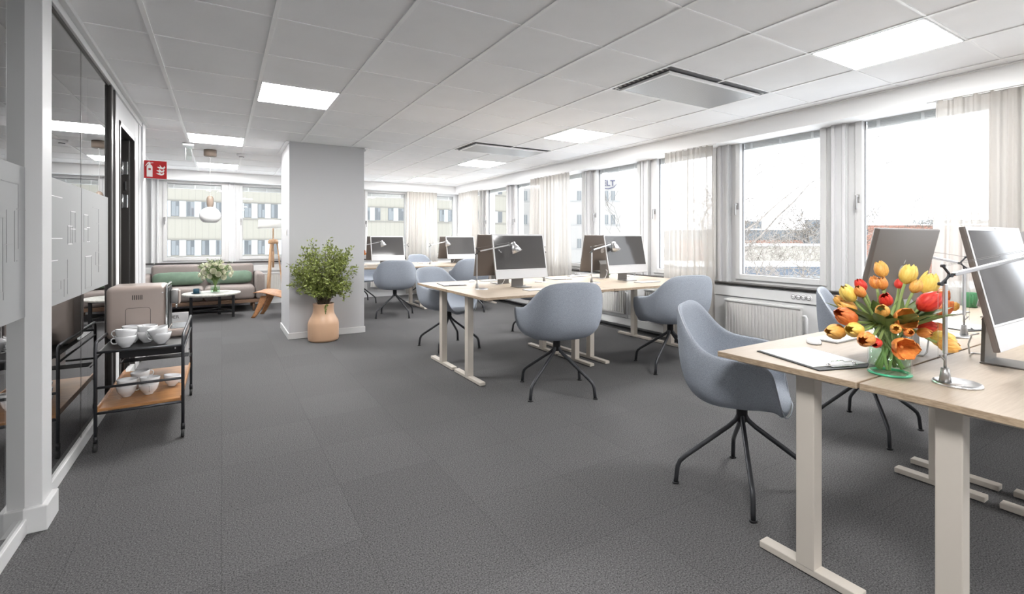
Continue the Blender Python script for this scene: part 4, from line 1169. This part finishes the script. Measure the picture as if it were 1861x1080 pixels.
g.tube([L3((tx0, ty1-.15, .33)), L3((tx0, ty1, .33))], .004, 6); g.tube([L3((tx1, ty1-.15, .33)), L3((tx1, ty1, .33))], .004, 6)
g.build('wire_rack', 'black', tr)
for x in (tx0, tx1):
    for y in (ty0, ty1):
        g = B(); g.cyl(L3((x, y, .045)), L3((x, y, .085)), .011, seg=12); g.bar(L3((x, y, .06)), L3((x, y-.012, .028)), .016, .006); cst = g.build('castor_fork', 'black', tr)
        g = B(); g.cyl(L3((x-.008, y-.010, .024)), L3((x+.008, y-.010, .024)), .024, seg=24); g.build('wheel', 'ink', cst)
# poster board leaning in the back of the trolley
r = thing('magazine', 'white magazine cover with black capitals standing behind the coffee machine on the trolley', 'magazine', (-.345, 4.475, .345))
def LB(a, b, bev=0): return B().box(a, b, bev)
LB((-.125, -.004, 0), (.125, .004, .312), .001).build('cover', 'white', r)
LB((-.105, -.0052, .03), (.105, -.0042, .245)).build('cover_picture', 'signwhite', r)
g = B(); g.prism([(.0, .245), (.085, .215), (.085, .195), (.0, .175)], .0053, .006, RX); g.prism([(-.09, .24), (-.03, .235), (-.03, .05), (-.09, .06)], .0053, .006, RX); g.prism([(.0, .15), (.09, .16), (.09, .06), (.0, .05)], .0053, .006, RX); g.build('printed_shape', 'greyprint', r)
text_mesh('title', 'EUER', .034, 'ink', r, Matrix.Translation((.026, -.0045, .278)) @ RX @ Matrix.Diagonal((1.05, 1, 1, 1)), .0004)
# extra white board behind, standing lower at the trolley's back right corner
# coffee machine
cm = thing('coffee_machine', 'taupe bean to cup coffee machine standing on the trolley top', 'coffee machine', (-.462, 4.045, .566))
def softbox(a, b, r_, seg=6):
    g = B(); g.box(a, b, r_, seg); return g
g = softbox((-.162, -.15, .012), (.150, .15, .348), .035, 6); g.build('body', 'taupe', cm, smooth=True)
g = B(); g.box((.146, -.152, .014), (.158, .152, .350), .004); g.build('front_frame', 'chrome', cm)
g = B(); g.box((.158, -.12, .06), (.161, .12, .33), .001); g.build('front_panel', 'ink', cm)
g = B()
for k in range(6): g.box((-.028+k*.0095, -.1512, .262), (-.0235+k*.0095, -.1496, .292), .001)
g.build('side_vent', 'ink', cm)
g = B(); g.tube([(-.062, -.1502, .03), (-.062, -.1502, .196), (-.058, -.1502, .205), (-.048, -.1502, .210), (.052, -.1502, .210), (.062, -.1502, .205), (.066, -.1502, .196), (.066, -.1502, .03)], .0011, 4); g.build('panel_groove', 'dframe', cm)
g = B(); g.cyl((.130, -.149, .302), (.130, -.153, .302), .005, seg=12); g.build('side_button', 'white', cm)
g = B(); g.box((.160, -.055, .215), (.208, .055, .308), .012, 3); gh = g.build('brew_head', 'alustand', cm, smooth=True)
g = B(); g.box((.206, -.05, .21), (.216, .05, .298), .004); g.build('head_front', 'taupe', gh)
g = B(); g.cyl((.195, -.02, .215), (.195, -.02, .183), .005); g.cyl((.195, .02, .215), (.195, .02, .183), .005); g.build('spout', 'chrome', gh)
g = softbox((.145, -.14, .0), (.262, .14, .055), .018, 4); dt = g.build('drip_tray', 'taupe', cm, smooth=True)
g = B()
g.box((.164, -.125, .054), (.255, .125, .0565), .001)
for k in range(10):
    g.box((.168, -.12+k*.0255, .0565), (.251, -.108+k*.0255, .059), .001)
g.build('drip_grille', 'chrome', dt)
for sx_ in (-.12, .12):
    for sy_ in (-.11, .11):
        B().cyl((sx_, sy_, 0), (sx_, sy_, .014), .012).build('foot', 'ink', cm)
# cups
def make_cup():
    r = thing('coffee_cup', 'x', 'cup', group='white porcelain cups on the trolley')
    g = B(); g.lathe([(0, .004), (.018, .003), (.021, 0), (.023, .002), (.024, .006), (.036, .016), (.045, .030), (.0505, .048), (.0520, .060), (.0508, .0605), (.049, .048), (.0435, .031), (.034, .018), (.02, .010), (0, .009)], seg=40)
    bmesh.ops.scale(g.bm, vec=(1.02, 1.02, 1.18), verts=g.bm.verts); g.build('body', 'china', r)
    g = B(); g.tube([(.047, 0, .050), (.058, 0, .053), (.067, 0, .047), (.069, 0, .037), (.063, 0, .027), (.052, 0, .023), (.040, 0, .024)], .0032, 8); bmesh.ops.scale(g.bm, vec=(1.0, 1.0, 1.18), verts=g.bm.verts); g.build('handle', 'china', r)
    return r
cup = make_cup()
cups = [
 (-.495, 3.685, .567, PI+.3, (0, 0), 'white cup at the bottom of the front left stack on the trolley top'),
 (-.498, 3.687, .603, PI-.1, (.10, -.06), 'white tilted cup on top of the front left stack on the trolley top'),
 (-.485, 3.82, .567, .1, (0, 0), 'white cup at the bottom of the rear left pair on the trolley top'),
 (-.482, 3.82, .603, .2, (0, .03), 'white cup on top behind the front left stack on the trolley top'),
 (-.405, 3.80, .567, -.6, (0, 0), 'white cup at the bottom of the rear right stack on the trolley top'),
 (-.403, 3.80, .603, 2.6, (0, -.03), 'white cup on top of the rear right stack on the trolley top'),
 (-.322, 3.70, .567, 3.0, (0, 0), 'white cup at the bottom of the front right stack on the trolley top'),
 (-.325, 3.70, .600, 2.9, (-.10, .22), 'white strongly tilted cup on top of the front right stack on the trolley top'),
 (-.505, 3.80, .241, .3, (0, 0), 'white cup at the bottom of the left stack on the teak shelf'),
 (-.503, 3.80, .277, .5, (0, .02), 'white cup on top of the left stack on the teak shelf'),
 (-.455, 3.99, .241, .4, (0, 0), 'white cup below in the rear stack on the teak shelf'),
 (-.452, 3.99, .277, .1, (0, -.12), 'white tilted cup on top of the rear stack on the teak shelf'),
 (-.393, 3.79, .241, -1.4, (0, 0), 'white cup at the bottom of the middle stack on the teak shelf'),
 (-.391, 3.79, .277, 1.9, (.06, .04), 'white cup on top of the middle stack on the teak shelf'),
 (-.285, 3.91, .245, -.5, (-.12, .10), 'single white tilted cup at the right of the teak shelf'),
]
for i, (x, y, z, rz, (ta, tb), lb) in enumerate(cups):
    q = cup if i == 0 else dup(cup, (x, y, z), rz, lb)
    q.location = (x, y, z+.0005); q.rotation_euler = (ta, tb, rz); q['label'] = lb

# ================================================================== LOUNGE
so = thing('sofa', 'taupe two seat sofa with a dark wooden base rail under the far windows', 'sofa', (-.25, 9.68, 0))
Wd = .795
g = B(); g.box((-Wd-.02, -.44, .145), (Wd+.02, .40, .20), .004); g.build('base_rail', 'darkwood', so)
for s in (-1, 1):
    for y in (-.38, .34):
        B().cyl((s*(Wd-.08), y, .145), (s*(Wd-.08), y, 0), .022, .015).build('leg', 'darkwood', so)
    g = softbox((-.065, -.46, .20), (.065, .42, .635), .045, 4); bmesh.ops.translate(g.bm, vec=(s*(Wd+.02), 0, 0), verts=g.bm.verts); g.build('armrest', 'sofa', so, smooth=True)
g = softbox((-Wd+.05, .16, .20), (Wd-.05, .42, .775), .045, 4)
bk = g.build('backrest', 'sofa', so, smooth=True)
for s in (-1, 1):
    g = softbox((s*.372-.367, -.44, .20), (s*.372+.367, .20, .425), .06, 5); g.build('seat_cushion', 'sofa', so, smooth=True)
def bolster(x, L, rz, lbl, z=.555):
    r = thing('cushion', lbl, 'cushion', (x, 9.735, z), rz, 'sage green long cushions on the sofa')
    def f(u, v):
        a = u*2*PI; t = v*2-1
        k = (1-abs(t)**6)**.5*.93+.02; k2 = .6+.4*(1-abs(t)**3)
        w = .0012*math.sin(t*19+u*5)+.002*math.sin(t*7+u*11)
        z_ = (.115*k+w)*math.sin(a); 
        return (t*L/2, (.06*k*k2+w)*math.cos(a), z_+.008*t*t*math.copysign(1, math.sin(a)))
    g = B(); g.grid(f, 28, 40, closeu=True); g.build('cover', 'cushion', r, smooth=True)
    bpy.context.view_layer.update()
    g = B(); g.tube([f(0, .02+.96*k/30) for k in range(31)], .003, 6); g.build('piping', 'cushion', r)
    r.rotation_euler.x = -.25
bolster(-.61, .72, .02, 'long sage green cushion on the left half of the sofa')
bolster(.12, .70, -.04, 'long sage green cushion on the right half of the sofa behind the flowers')
# coffee table
ct = thing('coffee_table', 'round coffee table with speckled stone top on black legs in front of the sofa', 'table', (-.13, 8.82, 0))
g = B(); g.lathe([(0, .352), (.375, .352), (.385, .358), (.39, .372), (.39, .380), (.385, .385), (0, .385)], seg=64); g.build('tabletop', 'marble', ct)
LG = [(-.27, .13), (.29, -.10), (.05, .30), (-.12, -.26)]
LG = [(-.275, .10), (.285, -.12), (.10, .29)]
for x, y in LG:
    B().box((x-.02, y-.02, 0), (x+.02, y+.02, .352), .006).build('leg', 'black', ct)
g = B()
for a in range(3):
    p, q = LG[a], LG[(a+1) % 3]; g.bar((p[0], p[1], .335), (q[0], q[1], .335), .03, .02); g.bar((p[0], p[1], .10), (q[0], q[1], .10), .03, .018)
g.build('stretcher', 'black', ct)
# vase with white roses
vx, vy, vz = -.085, 8.82, .386
vr = thing('glass_vase', 'round shouldered glass vase with white roses on the coffee table', 'vase', (vx, vy, vz))
g = B(); g.lathe([(0, .002), (.060, .002), (.066, .01), (.067, .085), (.064, .105), (.052, .122), (.047, .132), (.052, .142), (.050, .142), (.045, .132), (.050, .12), (.062, .103), (.064, .085), (.063, .012), (0, .008)], seg=40); bmesh.ops.scale(g.bm, vec=(.95, .95, 1.25), verts=g.bm.verts); g.build('body', 'clear', vr)
g = B(); g.lathe([(0, .085), (.062, .085), (.062, .010), (0, .0095)], seg=32); g.build('water', 'waterg', vr)
rnd = random.Random(21)
def rose_mesh():
    g = B()
    for ring, (n_, R, H, op) in enumerate([(5, .9, .75, .55), (5, .72, .85, .35), (4, .5, .92, .2), (3, .3, .95, .1)]):
        for k in range(n_):
            a0 = k*2*PI/n_+ring*.7
            def f(u, v, a0=a0, R=R, H=H, op=op, n_=n_):
                s = u*2-1; a = a0+s*(PI/n_)*1.25; r = R*(math.sin(min(1, v*1.15)*PI/2)**.7)*(1+op*max(0, v-.7)); return (r*math.cos(a), r*math.sin(a), -.5+H*v*1.25-.1*s*s*v)
            g.grid(f, 6, 6)
    me = bpy.data.meshes.new('rose_bloom'); g.bm.to_mesh(me); g.bm.free(); me.materials.append(M['cream']); return me
RM = rose_mesh()
fol = B(); stm = B()
for i in range(34):
    th = i*2.399; el = 1.45-1.65*math.sqrt((i+.3)/34); R = rnd.uniform(.15, .22)
    d = Vector((math.cos(th)*math.cos(el)*1.12, math.sin(th)*math.cos(el), math.sin(el)*.98+.0))
    tip = Vector((0, 0, .275))+Vector((d.x*.9, d.y*.9, d.z*1.15))*R
    r = thing('white_rose', 'creamy white rose in the vase on the coffee table', 'flower', (vx, vy, vz), 0, 'white roses on the coffee table')
    a = th+PI; f0 = Vector((.03*math.cos(a), .03*math.sin(a), .015)); rim = Vector((d.x*.03, d.y*.03, .172))
    g = B(); g.tube(bez(f0, (f0+rim)/2, rim-Vector((0, 0, .02)), rim, 4)+bez(rim, rim+Vector((0, 0, .05)), tip-d*.05, tip, 6)[1:], .0022, 5); g.build('stem', 'tstem', r)
    b = bpy.data.objects.new('bloom', RM); COL.objects.link(b); b.parent = r; b.location = tip; b.rotation_mode = 'QUATERNION'; b.rotation_quaternion = d.to_track_quat('Z', 'Y'); s = rnd.uniform(.034, .046); b.scale = (s, s, s)
for i in range(46):
    th = rnd.uniform(0, 2*PI); el = rnd.uniform(-.15, 1.3); R = rnd.uniform(.15, .27)
    d = Vector((math.cos(th)*math.cos(el)*1.15, math.sin(th)*math.cos(el), math.sin(el)*.95)); tip = Vector((0, 0, .265))+Vector((d.x*.9, d.y*.9, d.z*1.15))*R
    rim = Vector((d.x*.03, d.y*.03, .172)); a = th+PI
    cv = bez(rim, rim+Vector((0, 0, .06)), tip-d*.06, tip, 9); stm.tube([Vector((.03*math.cos(a), .03*math.sin(a), .02))]+cv, .0014, 4)
    for k in range(2, 10):
        for q in range(5): leafat(fol.bm, cv[k]+Vector((rnd.gauss(0, .010), rnd.gauss(0, .010), rnd.gauss(0, .010))), Vector((rnd.gauss(0, 1), rnd.gauss(0, 1), rnd.gauss(.2, 1))), rnd.uniform(.016, .03), .006, rnd)
r = thing('greenery_sprigs', 'leafy green sprigs between the white roses', 'greenery', (vx, vy, vz))
stm.build('stems', 'tstem', r); tag(fol.build('foliage', 'sage', r, fix=False), kind='stuff')
# blue cup
r = thing('cup_and_saucer', 'dark blue cup on a saucer at the left of the coffee table', 'cup', (-.33, 8.74, .386))
B().lathe([(0, 0), (.035, 0), (.065, .010), (.068, .014), (.035, .006), (0, .006)]).build('saucer', 'bluecup', r)
B().lathe([(0, .008), (.034, .008), (.042, .014), (.043, .075), (.040, .075), (.039, .016), (0, .012)]).build('cup', 'bluecup', r)
B().tube([(.04, 0, .06), (.06, 0, .055), (.06, 0, .03), (.04, 0, .025)], .004, 6).build('handle', 'bluecup', r)
# plywood lounge chair, facing -X
pc = thing('lounge_chair', 'low bent plywood lounge chair half hidden behind the pillar', 'chair', (.82, 8.48, 0), -.37)
def sheet(f, th, name, m='ply', nu=10, nv=16):
    g = B(); g.grid(f, nu, nv); o_ = g.build(name, m, pc, smooth=True)
    s = o_.modifiers.new('thickness', 'SOLIDIFY'); s.thickness = th; s.offset = 0
    return o_
sheet(lambda u, v: (-.34+.50*v, (u-.5)*(.50+.06*math.sin(v*PI)), .375+.035*math.cos(v*PI*.9)-.03*math.sin(u*PI)*math.sin(v*PI)-.05*v**2-(.02*(1-v)**6)), .012, 'seat')
sheet(lambda u, v: (.22+.13*v, (u-.5)*(.46+.08*math.sin(v*PI)), .43+.27*v-.0+.02*math.sin(u*PI)), .012, 'backrest')
for s in (-1, 1):
    sheet(lambda u, v, s=s: (-.36+.16*v**.8-.0+(u-.5)*.055*(1+v), s*(.20-.03*v), .0+.335*v), .016, 'front_leg', nu=4, nv=8)
    sheet(lambda u, v, s=s: (.36-.17*v+(u-.5)*.05*(1+v), s*(.20-.03*v), .0+.30*v), .016, 'rear_leg', nu=4, nv=8)
sheet(lambda u, v: (-.22+.50*v, (u-.5)*.10, .335-.045*v+.12*max(0, v-.8)*5*.35), .018, 'spine')
# floor lamp
fl = thing('floor_lamp', 'tripod floor lamp with light wooden legs and a round white shade beside the sofa', 'floor lamp', (.80, 9.72, 0))
for k in range(3):
    a = PI/2+k*2*PI/3+.35
    g = B(); g.bar((.06*math.cos(a), .06*math.sin(a), 1.17), (.19*math.cos(a), .19*math.sin(a), 0), .035, .022); g.build('leg', 'ash', fl)
g = B(); g.lathe([(0, 1.215), (.065, 1.21), (.085, 1.18), (.085, 1.13), (.07, 1.13), (.065, 1.17), (0, 1.17)], seg=24); g.build('hub', 'ash', fl)
g = B(); g.cyl((0, 0, .75), (0, 0, 1.56), .012); g.cyl((0, 0, .70), (0, 0, 1.0), .017); g.build('pole', 'ash', fl)
g = B(); g.lathe([(.245, 1.405), (.25, 1.405), (.24, 1.555), (.235, 1.555)], seg=48); g.build('lamp_shade', 'shade', fl)
g = B(); g.lathe([(0, 1.548), (.238, 1.548)], seg=48); g.build('shade_top', 'shade', fl, fix=False)
B().lathe([(0, 1.44), (.03, 1.45), (.035, 1.49), (.02, 1.52), (0, 1.53)]).build('bulb', 'opal', fl)

# small white air freshener box by the door frame
r = thing('wall_box', 'small white box low on the end of the partition wall seen under the trolley top', 'wall box', (-.672, 6.12, .62))
B().box((0, -.05, -.16), (.06, .05, .0), .01).build('body', 'white', r); B().box((.06, -.03, -.12), (.09, .03, -.03), .006).build('spout', 'radplain', r)

# ================================================================== OUTSIDE
GZ = -7.5
o = B().box((-60, YB+6, GZ-.5), (160, 220, GZ)).build('snowy_ground', 'snow'); struct(o, 'snow covered ground far below the windows', 'ground')
o = B().box((XW+8, -120, GZ-.5), (160, YB+6, GZ)).build('snowy_ground', 'snow'); struct(o, 'snow covered ground beside the office building', 'ground')
fb_ = thing('office_building', 'long cream panelled building with rows of paired windows seen through the far windows', 'building', (0, 43, GZ))
FZ = -GZ
g = B(); g.box((-32, 0, 0), (26, 10, FZ+12)); g.build('wall', 'facade', fb_)
def fwins(par, xs, rows, w, h, yv=-.02, pane='fwin', panel=True, step=.93):
    pass
rows = [FZ-5.8+2.87*k+.0 for k in range(0, 6)]
rows = [FZ+z for z in (-5.76, -2.88, 0.0, 2.88, 5.76, 8.6)]
xl = [-3.16+.935*k for k in range(-24, 9)]
xr = []
for k in range(0, 5): xr += [7.5+3.36*k-.0, 8.43+3.36*k, 9.0+3.36*k][:2]
xr = [6.2, 7.15, 8.7, 9.65, 10.72, 11.66, 12.84, 13.79, 15.95, 16.87, 17.78, 18.7, 20.6, 21.5, 23.2, 24.2]
cnt = 0
for z in rows:
    g = B(); g.box((-32, -.05, z-.16), (26, .0, z-.08)); g.box((-32, -.05, z+1.16), (26, 0, z+1.22)); g.build('ledge', 'fband', fb_)
pn = B()
for z in rows:
    for a, b in zip(xl, xl[1:]): pn.box((a+.49, -.03, z-.04), (b-.02, .01, z+1.12))
    for a, b in zip(xr[0::2], xr[1::2]): pn.box((a+.49, -.03, z-.04), (b-.02, .01, z+1.12))
pn.build('white_panel', 'fpanel', fb_)
near = []
for zi, z in enumerate(rows):
    for x in xl+xr: near.append((x, z, zi))
# the rows seen through the windows are parts of their own
vis = [q for q in near if q[2] in (2, 3) and -6 < q[0] < 20]
rest = B()
for (x, z, zi) in near:
    if (x, z, zi) in vis:
        w = B().box((x, -.03, z), (x+.48, .0, z+1.1)).build('window', 'fwin' if (int(x*7)+zi) % 3 else 'fwin2', fb_)
        g = B()
        c = (x*13.7) % 1
        g.box((x+.03, -.036, z+.03), (x+.03+.14*(1+c), -.031, z+1.07)); 
        if c > .5: g.box((x+.30, -.036, z+.03), (x+.45, -.031, z+.3+.6*c))
        g.build('window_curtain', 'fwin2' if (int(x*7)+zi) % 3 else 'fwin', w)
    else: rest.box((x, -.03, z), (x+.48, .0, z+1.1))
ro = rest.build('window', 'fwin', fb_); tag(ro, kind='stuff')
# building with the sign, facing the camera's way
def campos(px, w):
    u = (px-930.5)/FPX; return (w*(math.sin(YAW)+u*math.cos(YAW)), w*(math.cos(YAW)-u*math.sin(YAW)))
sb = thing('sign_building', 'pale office building with dark letters on the roof edge seen through the side windows', 'building', (*campos(1000, 60), GZ), -YAW)
g = B(); g.box((-20, 0, 0), (8.75, 14, FZ+8.95)); g.build('wall', 'facade2', sb)
for z in (FZ-5.8, FZ-2.85, FZ+.07, FZ+3.05, FZ+6.0):
    for i in range(0, 8):
        for x in (6.7-3.35*i, 7.55-3.35*i):
            w = B().box((x, -.04, z), (x+.5, .0, z+1.15)).build('window', 'fwin2', sb)
            B().box((x+.23, -.05, z), (x+.27, -.04, z+1.15)).build('mullion', 'facade2', w)
g = B()
for z in (FZ-2.85, FZ+.07, FZ+3.05, FZ+6.0): g.box((-20, -.06, z-.12), (8.75, 0, z-.06))
g.build('ledge', 'fpanel', sb)
text_mesh('letters', 'ELT', 1.0, 'letter', sb, Matrix.Translation((7.25, -.1, FZ+8.1)) @ RX, .04)
g = B(); g.tube([(6.6, -.12, FZ+7.50), (7.2, -.12, FZ+7.42), (7.9, -.12, FZ+7.65), (8.2, -.12, FZ+8.0)], [.03, .06, .05, .02], 6); g.build('swoosh', 'letter', sb)
# lower buildings among trees to the right
def block(px0, px1, w, z0, z1, dep, m, name, lbl, cat='building', wins_=True):
    cx = (px0+px1)/2; x, y = campos(cx, w); u = (cx-930.5)/FPX
    wd_ = (px1-px0)/FPX*w
    r = thing(name, lbl, cat, (x, y, 0), -YAW)
    B().box((-wd_/2, 0, z0), (wd_/2, dep, z1)).build('wall', m, r)
    g = B(); g.box((-wd_/2-.3, -.3, z1), (wd_/2+.3, dep+.3, z1+.25)); g.build('snowy_roof', 'snow', r)
    g = B()
    nW = max(3, int(wd_/3.4)) if wins_ else 0
    for k in range(nW):
        xx = -wd_/2+(k+.3)*wd_/nW
        g = B(); g.box((xx, -.05, z1-2.0), (xx+.9, 0, z1-.9)); g.build('window', 'fwin', r)
    return r, wd_
a, wd1 = block(1230, 1500, 95, GZ, 2.95, 12, 'slate', 'grey_building', 'long blue-grey low building behind the trees in the clear middle window')
B().box((-wd1*.02, 1, 2.95), (wd1*.09, 6, 4.7)).build('roof_hut', 'slate', a)
B().box((wd1*.36, -1.5, GZ), (wd1*.43, -.2, 4.9)).build('tower', 'slate', a)
B().box((-wd1/2, -.1, GZ), (wd1*.35, 0, .9)).build('brick_band', 'brick', a)
a, _ = block(1335, 1500, 62, GZ, .3, 8, 'yellowwall', 'yellow_wall_building', 'pale yellow flat building below the grey one in the middle window', wins_=False)
a, _ = block(1240, 1520, 42, -1.95, -1.2, 5, 'bluefascia', 'canopy_building', 'low snow topped building with a blue-grey fascia under the trees', wins_=False)
w_ = 280/FPX*42
B().box((-w_/2+.3, .4, GZ), (w_/2-.3, 4.5, -1.95)).build('glazed_wall', 'fpanel', a)
a, _ = block(1560, 1960, 100, GZ, 4.0, 12, 'brick', 'brick_building', 'low red brick building behind the dark computer back', wins_=True)
for k in range(6): B().box((-9+k*2.6, -.1, 4.2), (-7.8+k*2.6, 3, 5.2)).build('dormer', 'fpanel', a)
# bare trees
def bare_tree(x, y, hgt, seed, m, lbl, fine=5, spread=.5, trunk=.22, minr=.01):
    rnd = random.Random(seed)
    r = thing('bare_tree', lbl, 'tree', (x, y, GZ), 0, 'bare winter trees outside the side windows')
    tk = B(); br = B()
    def grow(p, d, L, rad, lev):
        n_ = 4; pts = [p]; q = p.copy(); dd = d.copy()
        for i in range(n_):
            dd = (dd+Vector((rnd.gauss(0, .16), rnd.gauss(0, .16), rnd.gauss(.03, .10)))).normalized(); q = q+dd*L/n_; pts.append(q.copy())
        rs = [max(minr, rad*(1-.45*i/n_)) for i in range(n_+1)]
        (tk if lev == 0 else br).tube(pts, rs, 6 if lev < 2 else 3, caps=False)
        if lev >= fine: return
        nb = rnd.choice([2, 3, 3]) if lev else 4
        for b in range(nb):
            i = rnd.randint(2, n_) if b else n_
            nd = (dd*rnd.uniform(.5, 1)+Vector((rnd.gauss(0, spread), rnd.gauss(0, spread), rnd.gauss(.12, spread*.6)))).normalized()
            grow(pts[i], nd, L*(rnd.uniform(.40, .55) if lev == 0 else rnd.uniform(.66, .9)), rs[i]*.66, lev+1)
        if lev >= 2 and rnd.random() < .6:
            nd = Vector((rnd.gauss(0, 1), rnd.gauss(0, 1), rnd.gauss(.2, .5))).normalized(); grow(pts[2], nd, L*.45, rs[2]*.4, max(lev+1, fine-1))
    grow(Vector((0, 0, 0)), Vector((0, 0, 1)), hgt*.46, trunk, 0)
    tk.build('trunk', m, r); br.build('branches', m, r)
TL = [(1130, 30, 11.5, 1, 'bark', 'bare tree beside the pale office building with the letters', 5),
 (1206, 16, 14.5, 2, 'birch', 'slim bare birch seen left of the middle sheer curtain', 5),
 (1265, 34, 13.0, 3, 'bark', 'bare tree behind the sheer curtain of the middle window', 5),
 (1405, 19, 10.6, 5, 'birch', 'forked snowy tree in the centre of the clear middle window', 5),
 (1342, 27, 11.0, 12, 'birch', 'snowy tree at the left edge of the clear middle window', 5),
 (1478, 26, 11.6, 8, 'birch', 'snowy tree at the right edge of the clear middle window', 5),
 (1586, 24, 11.6, 9, 'birch', 'bare tree at the left of the large right window', 5),
 (1660, 44, 13.2, 10, 'bark', 'bare tree above the brick building behind the dark computer back', 5),
 (1730, 21, 11.0, 11, 'birch', 'snowy tree behind the nearest lamp pole', 5),
 (1400, 50, 12.6, 13, 'bark', 'far bare tree above the grey building roof', 5),
 (1318, 62, 13.2, 14, 'bark', 'far bare tree left of the grey building', 5),
 (1475, 70, 13.6, 15, 'bark', 'far bare tree right of the grey building', 5),
 (1570, 66, 13.6, 16, 'bark', 'far bare tree between the grey and brick buildings', 5),
 (1830, 56, 13.0, 17, 'bark', 'far bare tree behind the nearest curtain', 5),
 (1760, 78, 14.0, 18, 'bark', 'far bare tree over the right end of the brick building', 5)]
for (px, w, hg, sd, m, lb, fn) in TL:
    x, y = campos(px, w); bare_tree(x, y, hg, sd, m, lb, fn, trunk=.0155*hg, minr=.00034*w)
bpy.context.view_layer.update()
